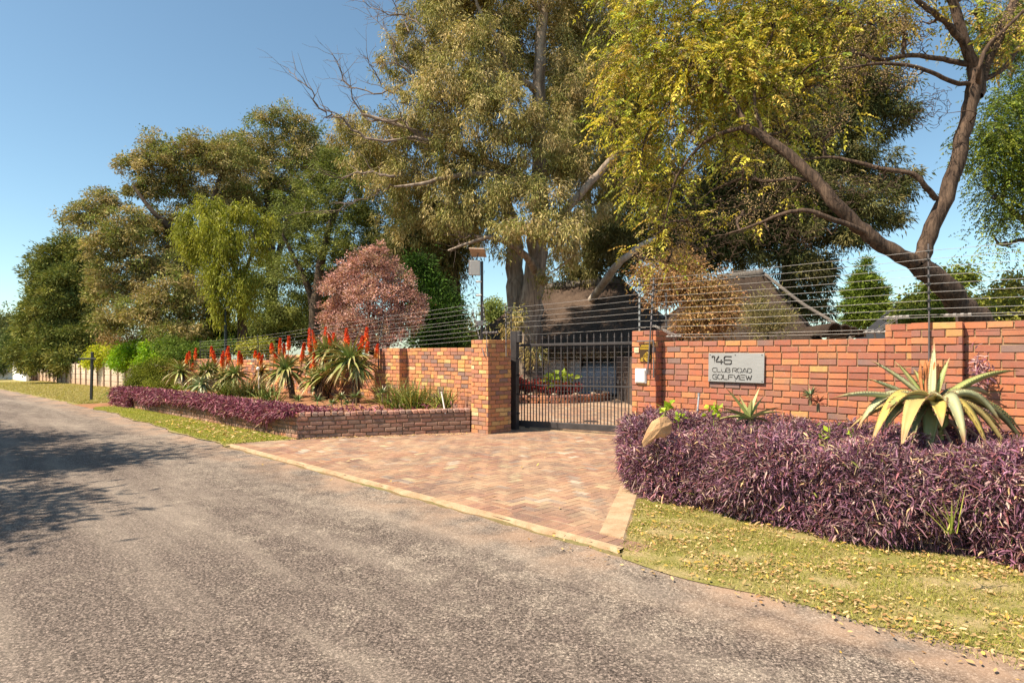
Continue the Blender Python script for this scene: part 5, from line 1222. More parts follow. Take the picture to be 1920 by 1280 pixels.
aloe('tallest flowering aloe with a full head of leaves, nearest the gate',201,[(657,677,7.75,50,64),(676,690,7.9,32,26)],[(648,632,30),(654,642,22),(684,630,26),(676,645,24),(686,651,20),(672,655,20),(706,657,18)],[664])
aloe('flowering aloe with the most upright orange spikes, left of the tallest one',202,[(610,663,8.0,38,44),(628,655,8.1,30,30),(580,685,8.0,24,22)],[(581,636,32),(593,637,28),(610,630,26),(620,637,26),(627,640,28),(583,657,18),(616,670,24),(592,650,14)],[612],skirt=90)
aloe('shorter aloe with a pale drooping double head below the orange spikes',203,[(590,714,7.6,30,34),(613,703,7.7,30,34)],[(584,682,22),(588,674,24)],[602],skirt=80)
aloe('dark green aloe with a spreading head and tall shaggy brown trunk',204,[(536,694,7.4,42,54)],[(509,651,16),(523,646,22),(531,654,20),(541,643,22),(567,658,26),(570,651,20),(517,672,12),(543,672,12)],[548],skirt=120)
aloe('aloe with twin orange spikes standing before the lowered left wall, next to the white flower',205,[(441,703,7.2,32,40),(420,712,7.0,28,30)],[(417,678,22),(455,674,16),(447,676,18),(432,669,14),(449,668,14),(486,668,12),(490,676,14)],[445],skirt=80)
aloe('aloe in the middle of the far group with spikes just above its leaves',206,[(385,700,7.1,32,38),(400,695,7.3,26,26)],[(397,661,14),(404,668,18),(421,668,14),(423,661,14),(429,676,16)],[405],skirt=70)
aloe('farthest flowering aloe, next to the olive green bush',207,[(338,697,7.0,26,36)],[(349,669,16),(358,663,16),(368,662,16),(363,688,10)],[348],skirt=60)
aloe('low grey-blue aloe without flowers in front of the far group',208,[(377,722,6.4,26,36)],[],[377],grp=None,pal=[(0.28,0.38,0.24),(0.36,0.44,0.28)],skirt=14)
aloe('small yellowing aloe on a thin stem between two flowering ones',209,[(490,697,7.6,18,22)],[(476,663,10)],[492],grp=None,pal=[(0.40,0.30,0.09),(0.30,0.22,0.07)],skirt=40)

def strappy(label, seed, x, y, D, hp, wp, n, pal, cat='plant', name='strappy_plant', wd=.022, z0=None):
    rng=np.random.default_rng(seed); b0=P(x,y,YD(x,D)); 
    if z0 is not None: b0[2]=z0
    H=hp*b0[1]/F; R=wp*b0[1]/F; mb=MB()
    bs=b0+np.c_[rng.normal(0,R*.32,n),rng.normal(0,R*.25,n),np.zeros(n)]; d=np.c_[rng.normal(0,.42,n),rng.normal(0,.42,n),np.ones(n)]
    d[:,0]+=(bs[:,0]-b0[0])/R*.5
    for i in range(n): blades(mb,bs[i],d[i:i+1],H*rng.uniform(.6,1.15),wd,jitcol(rng,palpick(rng,pal,1),.2),rng.uniform(.1,.9),rng,5,.2,(.42,.36,.14))
    o=mb.build(name,M['grass'],loc=b0); tag(o,label,cat); return o
GR=[(0.22,0.30,0.05),(0.30,0.35,0.07),(0.15,0.22,0.05),(0.42,0.42,0.13)]
strappy('large clump of strappy green leaves against the left wall by the pillar',210,765,765,7.95,62,62,330,GR)
strappy('smaller upright grassy clump close to the left gate pillar',211,835,765,8.15,48,22,90,GR)
strappy('dark strappy tuft beneath the yellowing aloe',212,470,745,7.0,46,34,200,[(0.07,0.11,0.03),(0.12,0.17,0.04)])
strappy('pale green fan of long blades left of the shaggy aloe trunk',213,500,757,6.6,48,34,60,[(0.26,0.34,0.10),(0.18,0.26,0.07)],wd=.035)
strappy('dark leafy tuft between two far aloes',214,425,742,6.6,36,30,150,[(0.13,0.2,0.03),(0.2,0.3,0.04)])
def smallrosette(label, seed, x, y, D, Rp, n, pal, w_=.04, cat='succulent', name='succulent_plant', droop=.4, z0=None, rngel=(-.1,1.2)):
    rng=np.random.default_rng(seed); c=P(x,y,YD(x,D)); mb=MB(); rosette(mb,c,Rp*c[1]/F,n,rng,pal,w_,rngel,droop)
    g=c.copy(); g[2]-=Rp*c[1]/F*.9; tube(mb,[g,c],[.02,.015],6,(.2,.16,.08)); o=mb.build(name,M['succulent'],loc=g); tag(o,label,cat); return o
for i,(x,y,D,R,lab) in enumerate(((640,745,7.2,16,'small green rosette just inside the planter wall left of the white-tipped trunk'),(595,752,6.9,20,'green rosette low under the pale double-headed aloe'),(622,757,6.6,14,'tiny rosette touching the purple plants on the planter wall'),(560,750,7.2,18,'dark rosette beside the shaggy brown aloe trunk'),(717,737,7.3,18,'slender stemmed rosette just left of the large strappy clump'),(668,745,7.5,20,'blue-green rosette at the foot of the tallest aloe'),(650,757,7.0,12,'lowest tiny rosette right behind the brick coping'),(330,730,6.2,16,'bright green rosette under the olive green bush'),(510,735,7.4,20,'grey-green rosette behind the pale fan of blades'))):
    smallrosette(lab,300+i,x,y,D,R,26,[(0.10,0.18,0.07),(0.16,0.25,0.09)] if i!=7 else [(0.25,0.42,0.04)],.035)
# leafy green fill in the bed
bush('low leafy green filler plants under the far aloes',310,[C(400,740,30,14,19.5),C(360,735,22,12,20),C(440,748,26,12,18.5),C(470,755,20,9,17.5),C(510,748,20,9,17.3),C(575,760,18,6,16),C(640,765,16,6,15)],[(0.18,0.28,0.03),(0.26,0.38,0.04),(0.10,0.16,0.03)],None,150,.14,55,(.07,.035),name='groundcover_plant')
bush('red leaved plants filling the ring bed at the gum tree foot',311,[C(985,722,28,9,21.0),C(1035,722,30,10,20.8),C(960,715,16,9,21.2),C(1065,727,20,6,20.7)],[(0.24,0.035,0.04),(0.16,0.025,0.03),(0.32,0.06,0.055)],None,110,.14,70,(.1,.035),name='red_plant')
bush('large bright green leafy plant in the ring bed behind the gate',312,[C(1050,712,18,10,20.6)],[(0.26,0.33,0.05),(0.18,0.26,0.04)],None,12,.16,9,(.30,.13),name='leafy_plant',droop=-.5)
# ring bed
mb=MB(); rc=P(1015,742,22.0); rc[2]=0; rngr=np.random.default_rng(9)
for lv in range(3):
    for k in range(44):
        a=2*math.pi*(k+.5*lv)/44; R=2.0; c=rc+np.array([R*1.15*math.cos(a),R*math.sin(a),.055+lv*.085]); e=nrm(np.array([-math.sin(a)*1.15,math.cos(a),0])); o_=np.array([e[1],-e[0],0])
        col=np.array(PAL_R[rngr.integers(4)])*rngr.uniform(.8,1.1)+(.12 if lv==2 else 0); boxo(mb,c,np.array([e,o_,Z]),(.13,.07,.037),col,0,.008)
tag(mb.build('tree_ring_wall',M['oldbrick'],loc=rc),'low curved brick ring around the gum tree foot behind the gate','low wall')
mb=MB(); sphere(mb,rc+Z*.05,(2.2,1.9,.16),24,8,half=True); o=mb.build('ring_bed_soil',M['soil'],smooth=True); tag(o,None,None,None,'structure')
M['sand_s']=simple('dusty_stone',(0.36,0.28,0.21),.9,var=.3,scale=9,bstr=.6)
for i in range(7):
    mb=MB(); r_=np.random.default_rng(60+i); a=-2.4+i*.32; c=rc+np.array([2.35*math.cos(a),2.0*math.sin(a),.29]); sphere(mb,c,(.10,.075,.045),8,6,(1,1,1),0,.3,r_)
    tag(mb.build('edging_stone',M['sand_s'],loc=c),'pale rounded stone lying along the curved brick ring top','stone','pale stones on the ring bed edge')

# ------------------------------------------------------------------ big aloe in front of the right wall
def bigaloe():
    rng=np.random.default_rng(77); Y=6.15; c=P(1748,768,Y); base=c.copy(); base[2]=.25; hx=1/F*Y
    root=empty('giant_aloe',base,'giant grey-green aloe with long arching yellowing leaves before the right wall','aloe')
    mb=MB(); tube(mb,[base-Z*.25,base,c-Z*.05],[.12,.13,.10],10); mb.build('trunk',M['bark_d'],root,smooth=True)
    # (tip x, tip y, arch px, colour, depth of tip, width px)
    S=(0.36,0.38,0.22); G_=(0.26,0.31,0.11); Yl=(0.44,0.34,0.09); Y2=(0.40,0.31,0.12); Dd=(0.16,0.17,0.08)
    lf=[(1632,675,10,S,.25,34),(1626,709,8,S,.1,26),(1678,677,8,G_,.35,26),(1752,642,0,S,.2,24),(1781,670,6,G_,.15,24),(1912,695,30,G_,.05,34),(1890,698,22,G_,.25,26),(1562,746,26,S,-.1,34),(1606,806,70,S,-.15,40),(1662,768,30,G_,-.35,36),
        (1632,838,90,Yl,-.42,40),(1690,842,75,Y2,-.60,46),(1812,848,85,S,-.55,40),(1856,850,75,Yl,-.42,40),(1880,800,70,S,-.2,40),(1918,812,60,G_,.15,30),(1880,808,40,Yl,.0,34),(1766,800,40,Yl,-.5,44),(1930,850,80,Dd,.0,34),(1700,862,60,Dd,-.3,40),(1650,822,50,Dd,-.1,36),(1740,868,60,(.22,.24,.10),-.35,44),
        (1590,806,40,Y2,.1,30),(1820,872,70,Dd,-.3,40),(1900,868,80,Y2,-.25,34),(1712,690,6,G_,.3,26),(1770,860,55,(.3,.32,.08),-.2,40),(1860,745,40,S,.3,34)]
    lv=MB(); teeth=[]
    for (tx,ty,ar,col,dy,wp) in lf:
        if ty<700: wp*=.72
        tip=P(tx,ty,Y+dy); a0=c+rng.normal(0,.012,3); a0=a0+nrm(tip-a0)*.03; L=np.linalg.norm(tip-a0)
        ctrl=(a0+tip)/2+Z*ar*hx*1.3; n_=12; v=[];cc=[]; wd=wp*hx*.84
        for k in range(n_+1):
            f=k/n_; p=a0*(1-f)**2+2*ctrl*f*(1-f)+tip*f*f; tg=nrm(2*(1-f)*(ctrl-a0)+2*f*(tip-ctrl)); s_=np.cross(tg,Z)
            s_=nrm(s_) if np.linalg.norm(s_)>.25 else nrm(np.array([1,0.15,0])-tg*tg[0]); nn=nrm(np.cross(s_,tg))
            w_=wd*(.55+.45*min(1,f*3.2))*(1-f**2.1)**.85+.001; th=w_*.13+.002
            for e in (-1,-.5,0,.5,1): v.append(p+s_*w_*.5*e+nn*(abs(e)**2*w_*.30))
            if 0<k<n_-1:
                for e in (-1,1):
                    for dd in (0,.33,.66): teeth.append((p+s_*w_*.5*e+nn*w_*.30+tg*L/n_*dd*(1 if k<n_-2 else .5),s_*e))
            for e in (.55,0,-.55): v.append(p+s_*w_*.5*e+nn*(e*e*w_*.20-th*(1.3-abs(e))))
            c3=np.array(col)*(1-.0*f); 
            if f>.9: c3=np.array((.30,.17,.08))
            elif f<.18: c3=np.array(col)*.8+np.array((.05,.09,0))*.6
            cc+= [c3*1.03,c3,c3*.98,c3,c3*1.03,c3*.95,c3*.9,c3*.95]
        q=[]
        for k in range(n_):
            for j in range(8): q.append((8*k+j,8*k+(j+1)%8,8*k+8+(j+1)%8,8*k+8+j))
        lv.add(v,q,None,np.array(cc))
    lv.build('leaf_rosette',M['agave'],root,smooth=True)
    sp_=MB()
    for p_,o_ in teeth: tube(sp_,[p_-o_*.004,p_+o_*.012],[.0045,.0008],4,(1,1,1),cap=False)
    sp_.build('leaf_spines',M['spine'],root)
    dr=MB()
    for k in range(16):
        tx=1748+rng.uniform(-70,110); tip=P(tx,rng.uniform(835,880),Y+rng.uniform(-.4,.2)); p=[c-Z*.06,(c+tip)/2+Z*.05+rng.normal(0,.04,3),tip]; tube(dr,smoothpath(p,4),np.linspace(.022,.006,9),5,(1,1,1))
    dr.build('withered_leaves',M['withered'],root)
    for k,(x,y) in enumerate(((1726,700),(1735,694),(1744,690),(1752,697),(1759,700),(1765,705),(1757,708),(1740,702))):
        b_=MB(); p=P(x,y,Y+.12+.03*(k%3)); q0=c+np.array([(x-1748)*hx*.4,.05,.05]); tube(b_,[q0,p-Z*.05,p+Z*.02,p+Z*.10],[.008,.016,.020,.003],6); b_.build('dried_bud',M['bud'],root)
def m_agave():
    m,n,b,o=new_mat('giant_aloe_skin'); p=pos(n); a=nd(n,'ShaderNodeAttribute',attribute_name='Col').outputs['Color']
    c=mix(n,ramp(n,noise(n,9,5,.6,p),[(0.45,0.0),(0.75,.6)]),a,(0.48,0.38,0.16)); c=mix(n,ramp(n,noise(n,45,4,.65,p),[(0.6,0.0),(0.72,.5)]),c,(0.25,0.14,0.07))
    n.links.new(c,b.inputs['Base Color']); b.inputs['Roughness'].default_value=.5; b.inputs['Specular IOR Level'].default_value=.35; bump(n,b,noise(n,30,3,.6,p),.15,.01); return m
M['agave']=m_agave(); M['withered']=simple('withered_leaf',(0.44,0.29,0.19),.8,var=.35); M['bud']=simple('dried_bud',(0.45,0.16,0.05),.7,var=.3)
M['spine']=simple('brown_spine',(0.20,0.09,0.04),.6)
bigaloe()
def midaloe():
    rng=np.random.default_rng(78); Y=7.35; c=P(1405,785,Y); root=empty('aloe_plant',c-Z*.2,'medium pale green aloe spreading below the address sign','aloe')
    mb=MB(); tube(mb,[c-Z*.5,c-Z*.02],[.05,.05],8); mb.build('trunk',M['bark_d'],root); mb=MB()
    for (x,y,dr) in ((1362,727,.1),(1385,741,.0),(1410,748,0),(1424,727,.1),(1432,742,.1),(1462,760,.35),(1470,768,.5),(1350,768,.4),(1336,785,.6),(1378,790,.5),(1448,792,.5),(1345,760,.3),(1416,790,.3)):
        tip=P(x,y,Y+rng.uniform(-.25,.2)); d=tip-c; L=np.linalg.norm(d); blades(mb,c,(d+Z*dr*L*.5)[None],L*1.03,.075,np.array([[.40,.45,.17]])*rng.uniform(.8,1.15),dr*1.0,rng,7,.28,(.5,.28,.13))
    mb.build('leaf_rosette',M['succulent'],root)
midaloe()
smallrosette('small blue-green spiky succulent against the bricks right of the sign',320,1520,742,7.7,20,30,[(0.16,0.24,0.13)],.022)
smallrosette('dark red spiky succulent against the bricks beside the blue-green one',321,1534,756,7.6,18,26,[(0.15,0.035,0.03),(0.22,0.06,0.04)],.022)

# ------------------------------------------------------------------ purple heart ground cover
PUR=[(0.19,0.085,0.165),(0.27,0.145,0.245),(0.135,0.06,0.115),(0.40,0.27,0.31),(0.27,0.11,0.145),(0.35,0.27,0.28),(0.60,0.44,0.28),(0.10,0.055,0.055),(0.20,0.22,0.06)]
PWt=[5,4,4,2.0,4,1.8,.9,3,.12]
def long_leaves(mb,pts,dirs,L,Wd,cols,rng,droop=.3):
    n=len(pts); d=nrm(dirs); s=nrm(np.cross(d,nrm(rng.normal(size=(n,3))+Z*.8))); up=np.cross(s,d); L=L[:,None]; Wd=Wd[:,None]
    p1=pts+d*L*.38+up*L*.03; p2=pts+d*L*.72-Z*L*droop*.25; p3=pts+d*L-Z*L*droop*.7; k=up*Wd*.28
    v=np.stack([pts+s*Wd*.22,pts-s*Wd*.22,p1+s*Wd*.5+k,p1,p1-s*Wd*.5+k,p2+s*Wd*.4+k,p2,p2-s*Wd*.4+k,p3],1).reshape(-1,3)
    o=9*np.arange(n)[:,None]; q=np.concatenate([(o+np.array([[a,b_,c,d_]])) for a,b_,c,d_ in ((0,3,2,2),)][:0]+[o+np.array([[2,3,6,5]]),o+np.array([[3,4,7,6]])]); 
    t=np.concatenate([o+np.array([[0,3,2]]),o+np.array([[0,1,3]]),o+np.array([[1,4,3]]),o+np.array([[5,6,8]]),o+np.array([[6,7,8]])])
    mb.add(v,q,t,np.repeat(cols,9,0))
def hmass(t,D,k):   # inside depth of the right hedge at each point, k = z
    z=k; bump_=.06*np.sin(t*3.1+D*2)+.03*np.sin(t*13+D*11)+.04*np.sin(t*7.3+1.3*D)+.035*np.sin(D*9+t*2)
    Df=5.80+.10*np.sin(t*2.1)+.06*np.sin(t*5.7+2)+.10*np.clip((t-3.4)/1.6,0,1)*0+.04*(4.4-t)*0
    tl=4.28+.45*(D-5.9)+.08*np.sin(D*4)
    H=.76+bump_+.03*np.sin(t*1.3)-.10*np.clip((D-7.7)/.8,0,1)
    under=.10*np.clip((.25-z)/.25,0,1)
    a=D-Df-under+.06*np.sin(z*7+t*4); b_=tl-t-under; c=H-z; e=8.5-D
    r=.28
    def sm(x,y): h=np.clip(.5+.5*(y-x)/r,0,1); return x*h+y*(1-h)-r*h*(1-h)*.7
    return sm(sm(a,b_),c)
rng=np.random.default_rng(88); mb=MB()
n=680000; t=rng.uniform(-1.6,5.3,n); D=rng.uniform(5.6,8.45,n); z=rng.uniform(0,.95,n); f=hmass(t,D,z)
vis=(rng.random(n)<np.clip(1.15-(D-6)*.22,.45,1)); ok=(f>-.02)&(f<.11)&vis; t,D,z,f=t[ok],D[ok],z[ok],f[ok]
pts=t[:,None]*U+D[:,None]*N+z[:,None]*Z
e=.04; g=np.c_[(hmass(t+e,D,z)-f),(hmass(t,D+e,z)-f),(hmass(t,D,z+e)-f)]/-e
out=nrm(g[:,:1]*U+g[:,1:2]*N+g[:,2:]*Z)
dirs=out*.55+rng.normal(size=(len(t),3))*.75+Z*.12
pick=palpick(rng,PUR,len(t),PWt); patch=np.exp(.16*np.sin(t*4+D*3)+.1*np.sin(t*11))[:,None]
long_leaves(mb,pts,dirs,rng.uniform(.03,.11,len(t)),rng.uniform(.007,.017,len(t)),jitcol(rng,pick*patch,.25),rng)
# stems
for i in range(2600):
    k=rng.integers(len(t)); a=pts[k]; d=nrm(rng.normal(size=3)+out[k]*.3); tube(mb,[a-out[k]*.03,a+d*.09,a+d*.17-Z*.02],[.003,.0025,.002],3,(.26,.12,.14) if rng.random()<.7 else (.5,.38,.22),cap=False)
o=mb.build('purple_groundcover',M['purple'],loc=W(2.5,6.5,0)); tag(o,'thick mound of long-leaved purple ground cover before the right wall','ground cover',None,'stuff')
# underlay sheet of the mound; shade between leaves put into its dark colour
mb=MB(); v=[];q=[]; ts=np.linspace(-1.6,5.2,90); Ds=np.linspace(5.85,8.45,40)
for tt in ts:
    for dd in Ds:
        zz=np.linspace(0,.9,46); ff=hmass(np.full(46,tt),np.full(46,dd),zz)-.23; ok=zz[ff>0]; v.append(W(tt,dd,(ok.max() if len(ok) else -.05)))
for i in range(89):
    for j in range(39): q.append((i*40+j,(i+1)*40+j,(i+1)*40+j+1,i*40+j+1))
mb.add(v,q); o=mb.build('mound_underlay',simple('leaf_gap_shade',(0.055,0.03,0.035),.95,var=.5,scale=30,bstr=1),loc=W(2.5,6.5,0)); tag(o,'dark underlay sheet inside the purple mound, coloured as the shade between leaves','ground cover',None,'stuff')
# left trailing cover
mb=MB(); rng=np.random.default_rng(89)
def topD(t): return 5.46-(t-11.2)*.035
n=34000; t=rng.uniform(9.9,22.6,n)
dep=.10+.28*np.clip(np.sin(t*1.05+.4)*.6+np.sin(t*2.7)*.35+.25,0,1); dep=dep*.72; dep=np.where(t>20.8,.42,dep); dep*=np.where(t<12.4,np.clip((t-11.4)/1.0,0,1),1)
s=rng.random(n); front=s<.55; 
Doff=np.where(front,rng.normal(-.07,.05,n),rng.uniform(-.1,.75,n)); z=np.where(front,.46-rng.random(n)**.8*dep+.10*rng.random(n),.46+.14*rng.random(n)*np.clip(1-Doff,.3,1))
keep=np.where(t<11.3,(~front)&(Doff<.35)&(rng.random(n)<.6),True)
D=topD(t)+Doff; drv=t<11.2; D=np.where(drv,topD(11.2)+(11.2-t)*1.86+.25+np.abs(Doff)*.6,D); keep&=~(drv&front); keep&=~(drv&(t<10.45)&(rng.random(n)<.0)); keep&=(t>10.55)|(rng.random(n)<.15)
t,D,z=t[keep],D[keep],z[keep]; pts=t[:,None]*U+D[:,None]*N+(z+np.minimum(0,-.015*(t-20)*(t>20)))[:,None]*Z
dirs=-N*.5+rng.normal(size=(len(t),3))*.7+Z*.1
PU2=[(0.24,0.07,0.13),(0.34,0.13,0.21),(0.15,0.04,0.08),(0.42,0.22,0.26),(0.36,0.26,0.16)]
long_leaves(mb,pts,dirs,rng.uniform(.07,.15,len(t)),rng.uniform(.016,.028,len(t)),jitcol(rng,palpick(rng,PU2,len(t),[5,3,4,2,1]),.25),rng)
for i in range(420):
    tt=rng.uniform(12.2,22); dd=topD(tt)-rng.uniform(.02,.06); zz=.42; l_=rng.uniform(.08,.34); tube(mb,[W(tt,dd,zz),W(tt+rng.normal(0,.03),dd-.02,zz-l_*.6),W(tt+rng.normal(0,.05),dd,zz-l_)],[.004,.003,.002],3,(.34,.20,.15),cap=False)
o=mb.build('purple_groundcover',M['purple'],loc=W(16,5.3,.4)); tag(o,'purple-red trailing ground cover spilling over the low planter wall','ground cover',None,'stuff')
# sprig on the right wall
mb=MB(); rng=np.random.default_rng(90); n=150; c=PD(1838,8.3,1.42); pts=c+rng.normal(size=(n,3))*np.array([.045,.03,.11]); pts[:,0]+=(pts[:,2]-c[2])*-.12
long_leaves(mb,pts,rng.normal(size=(n,3)),rng.uniform(.05,.1,n),rng.uniform(.012,.02,n),jitcol(rng,palpick(rng,[(0.42,0.24,0.32),(0.27,0.1,0.18),(0.5,0.33,0.38)],n),.2),rng)
tube(mb,[c-Z*.6,c-Z*.2+U*.03,c],[.006,.005,.004],5,(.25,.12,.12)); tag(mb.build('purple_sprig',M['purple'],loc=c),'single purple sprig climbing beside the brick pilaster','plant')
# green broad-leaved seedlings in the mound
def leafy(label,seed,x,y,Y,R,n,pal=((0.42,0.55,0.06),(0.30,0.44,0.05))):
    rng=np.random.default_rng(seed); c=P(x,y,Y); mb=MB(); k=R*Y/F
    pts=c+rng.normal(size=(n,3))*k*.35; d=rng.normal(size=(n,3))*.8+Z*.9
    add_leaves(mb,pts,d,k*rng.uniform(.7,1.2,n),k*.65,jitcol(rng,palpick(rng,pal,n),.15),rng,.3,.1); tube(mb,[c-Z*k*2,c],.005,4,(.3,.35,.1)); tag(mb.build('broadleaf_plant',M['leaf_soft'],loc=c-Z*k),label,'plant')
leafy('bright green broad-leaved plant at the pillar foot behind the rock',330,1248,768,7.5,18,12)
leafy('light green leaves right of the rock in the purple mound',331,1272,782,7.3,10,12)
leafy('yellow-green leafy plant in front of the steel pipe',332,1338,770,7.4,14,22)
leafy('small light green plant among purple leaves left of the giant aloe',333,1552,817,5.9,14,9)
leafy('tiny light green leaves at the left side of the giant aloe',334,1596,812,6.0,9,6)
# yellow-green grass tuft in hedge front
strappy('long yellow-green grass tuft growing out of the purple mound near the right edge',335,1785,1000,5.0,80,24,10,[(0.34,0.37,0.08),(0.24,0.29,0.05)],wd=.010,name='grass_tuft')
# sandstone rock
mb=MB(); rng=np.random.default_rng(91); Yr=6.75; out_=[(1207,838),(1203,830),(1212,808),(1222,790),(1236,782),(1252,781),(1261,792),(1258,812),(1246,820),(1230,822),(1216,832)]
cn=P(1236,803,Yr); fr=[P(x,y,Yr-.08+.10*((x-1203)/60)) for x,y in out_]; bk=[P(x,y,Yr+.10+.04*rng.random())*1.0 for x,y in out_]; bk=[cn+(p-cn)*.82+np.array([.02,.12,.0]) for p in fr]
mid=[cn+(p-cn)*.55+np.array([0,-.045+.02*rng.random(),0]) for p in fr]; kf=len(fr)
mb.add(fr+bk+mid+[cn+np.array([.01,-.06,.01]),cn+np.array([.02,.14,0])],[(i,kf+i,kf+(i+1)%kf,(i+1)%kf) for i in range(kf)]+[(i,(i+1)%kf,2*kf+(i+1)%kf,2*kf+i) for i in range(kf)],[(2*kf+i,2*kf+(i+1)%kf,3*kf) for i in range(kf)]+[(kf+(i+1)%kf,kf+i,3*kf+1) for i in range(kf)])
M['sand']=simple('orange_sandstone',(0.58,0.34,0.17),.85,var=.25,scale=7,bstr=.8)
o=mb.build('rock',M['sand'],loc=cn-Z*.2); tag(o,'upright orange sandstone rock at the left tip of the purple mound','rock')
bm_=o.modifiers.new('bevel','BEVEL'); bm_.width=.008; bm_.segments=2
# pale chip on left cover
mb=MB(); c=P(434,757,14.6); boxo(mb,c,np.array([nrm((1,.2,-.3)),nrm((-.2,1,0)),nrm((.3,0,1))]),(.12,.05,.02),ch=.008); tag(mb.build('broken_tile',M['cream'],loc=c),'pale broken tile lying on the trailing purple cover','tile')
mb=MB(); sphere(mb,P(484,691,16.8),.05,10,8); tube(mb,[P(484,691,16.8),P(486,745,16.8)],.008,5); tag(mb.build('globe_light',M['white'],loc=P(484,691,16.8)),'small white globe on a stick beside the yellowing aloe','garden light')

# ------------------------------------------------------------------ grass and fallen leaves
def grass(label, seed, n, samp, hgt, pal, wd=.004, wts=None):
    rng=np.random.default_rng(seed); t,D=samp(rng,n); n=len(t); gzv=np.minimum(0,-.015*(t-20)); b0=t[:,None]*U+D[:,None]*N+(gzv[:,None]+.005)*Z
    az=rng.uniform(0,2*math.pi,n); s=np.c_[np.cos(az),np.sin(az),np.zeros(n)]; h=(hgt*rng.uniform(.5,1.4,n))[:,None]; ln=np.c_[rng.normal(0,.6,n),rng.normal(0,.6,n),np.ones(n)*.8]; ln=nrm(ln)
    w_=wd*rng.uniform(.7,1.4,n)[:,None]; p1=b0+ln*h*.55; p2=b0+ln*h+np.c_[ln[:,:2]*.5,np.zeros(n)-.1]*h
    v=np.stack([b0-s*w_,b0+s*w_,p1+s*w_*.7,p1-s*w_*.7,p2],1).reshape(-1,3); o=5*np.arange(n)[:,None]
    mb=MB(); patch=.5+.5*np.sin(t*2.3+np.sin(D*3)*1.5)*np.sin(D*3.7+t); c=palpick(rng,pal,n,wts); c=c*(1-.25*patch[:,None])+np.array([[.42,.33,.16]])*.25*patch[:,None]
    mb.add(v,o+np.array([[0,1,2,3]]),o+np.array([[3,2,4]]),np.repeat(jitcol(rng,c,.2),5,0)); o=mb.build('grass',M['grass']); tag(o,label,None,None,'stuff')
GRS=[(0.27,0.30,0.05),(0.35,0.36,0.08),(0.18,0.22,0.035),(0.52,0.42,0.22),(0.44,0.38,0.14)]
def s_r(rng,n):
    t=rng.uniform(-1.6,3.95,n); D=4.08+rng.random(n)**.9*2.1; k=(t<3.04+(D-4.29)*.58); e=rng.random(n)<np.clip((D-4.05)*4.5,0.05,1)
    cl=np.sin(t*5+np.sin(D*6))*np.sin(D*8+t*3)+rng.normal(0,.5,n)>-.25; return t[k&e&cl],D[k&e&cl]
grass('short sunny turf littered with leaves in front of the purple mound',401,120000,s_r,.030,GRS,.0023,[4,4,3,3.6,3])
def s_l(rng,n):
    t=rng.uniform(11.3,22.2,n); D=4.2+rng.random(n)*1.2; ok=(D<5.4-(t-11.2)*.035)&(D>np.array([edgeD(x) for x in t])+.02+.08*rng.random(n)); return t[ok],D[ok]
grass('bright short grass strip between the road and the planter wall',402,60000,s_l,.045,[(0.36,0.40,0.06),(0.28,0.34,0.05),(0.48,0.44,0.14)],.004)
def s_f(rng,n):
    t=24.8+rng.random(n)**1.5*35; D=rng.uniform(4.5,8.9,n); return t,D
grass('dry yellowish verge grass along the concrete fence',403,50000,s_f,.07,[(0.40,0.34,0.14),(0.32,0.31,0.09),(0.46,0.38,0.20)],.009)
bush('low leafy green patch around the foot of the cross-shaped post',404,[(W(26.2,6.6,.08),np.array([1.3,.5,.16]),1),(W(25.3,7.4,.1),np.array([1.4,.5,.2]),1),(W(28.5,8.0,.0),np.array([1.8,.5,.22]),1)],[(0.26,0.32,0.06),(0.20,0.28,0.08),(0.3,0.36,0.16)],None,160,.16,45,(.1,.03),name='groundcover_plant')
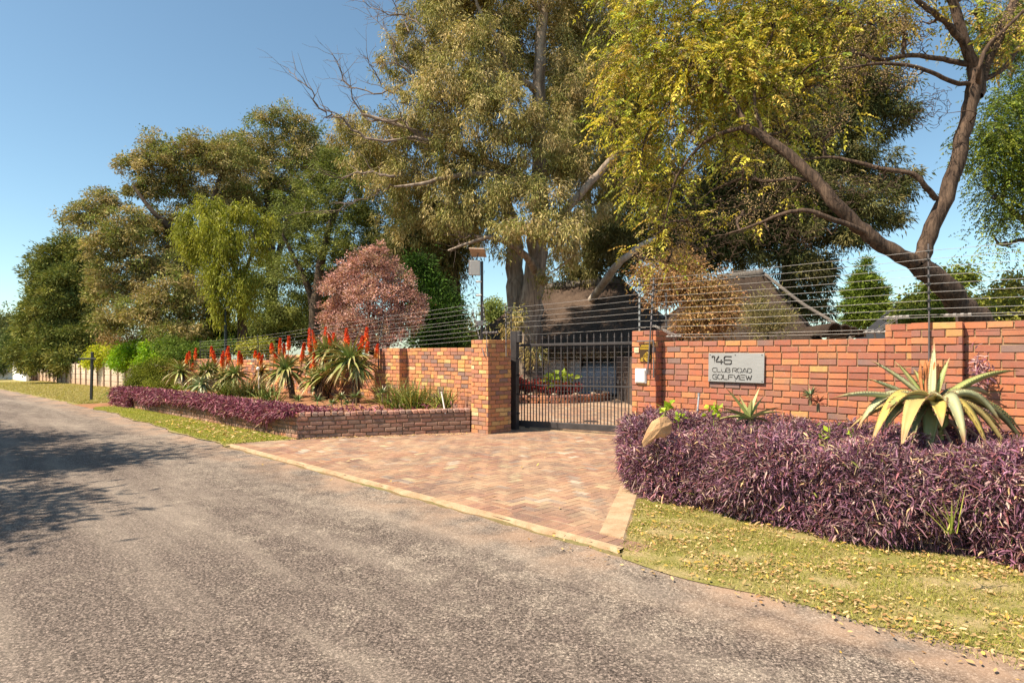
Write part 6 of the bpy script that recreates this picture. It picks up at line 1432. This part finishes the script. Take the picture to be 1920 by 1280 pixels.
def litter(label, seed, n, samp, size, pal, zb=.02):
    rng=np.random.default_rng(seed); t,D=samp(rng,n); n=len(t); pts=t[:,None]*U+D[:,None]*N+(zb+.014*rng.random(n)+np.minimum(0,-.015*(t-20)))[:,None]*Z
    d=rng.normal(size=(n,3))*np.array([1,1,.22]); d=nrm(d); s=nrm(np.cross(d,Z+rng.normal(0,.35,(n,3)))); up=np.cross(s,d); L=(size*rng.uniform(.5,1.4,n))[:,None]; w_=L*.42
    v=np.stack([pts,pts+d*L*.35+s*w_*.5+up*L*.1,pts+d*L*.75+s*w_*.38+up*L*.06,pts+d*L+up*L*.12,pts+d*L*.75-s*w_*.38+up*L*.1,pts+d*L*.35-s*w_*.5+up*L*.08],1).reshape(-1,3)
    o=6*np.arange(n)[:,None]; mb=MB(); mb.add(v,np.concatenate([o+np.array([[0,1,2,5]]),o+np.array([[5,2,3,4]])]),None,np.repeat(jitcol(rng,palpick(rng,pal,n),.2),6,0))
    ob=mb.build('fallen_leaves',M['deadleaf']); tag(ob,label,None,None,'stuff')
LIT=[(0.48,0.33,0.19),(0.56,0.42,0.27),(0.50,0.34,0.10),(0.38,0.22,0.12),(0.52,0.37,0.20)]
def l_r(rng,n):
    t,D=s_r(rng,n); kk=(np.sin(t*3.3+1)*np.sin(D*5+t*1.7)+rng.normal(0,.55,len(t)))>-.15; t,D=t[kk],D[kk]; D=np.where(rng.random(len(t))<.04,3.9+rng.random(len(t))*.35,D); return t,D
litter('pale fallen leaves scattered on the turf by the purple mound',411,15000,l_r,.036,LIT,.014)
litter('a few fallen leaves on the road and brick driveway',412,60,lambda r,n:(r.uniform(-1,11,n),r.uniform(3.4,7.5,n)),.05,LIT,.03)
litter('pale fallen leaves along the foot of the planter wall',413,500,lambda r,n:(r.uniform(11.2,16,n),4.3+r.random(n)*1.0),.06,LIT,.05)
def l_d(r,n):
    f=r.random(n); return 9.45+f*1.7-.02,8.2-f*2.9-.12*r.random(n)
litter('thin line of leaf litter against the driveway side of the planter wall',414,260,l_d,.04,LIT,.02)
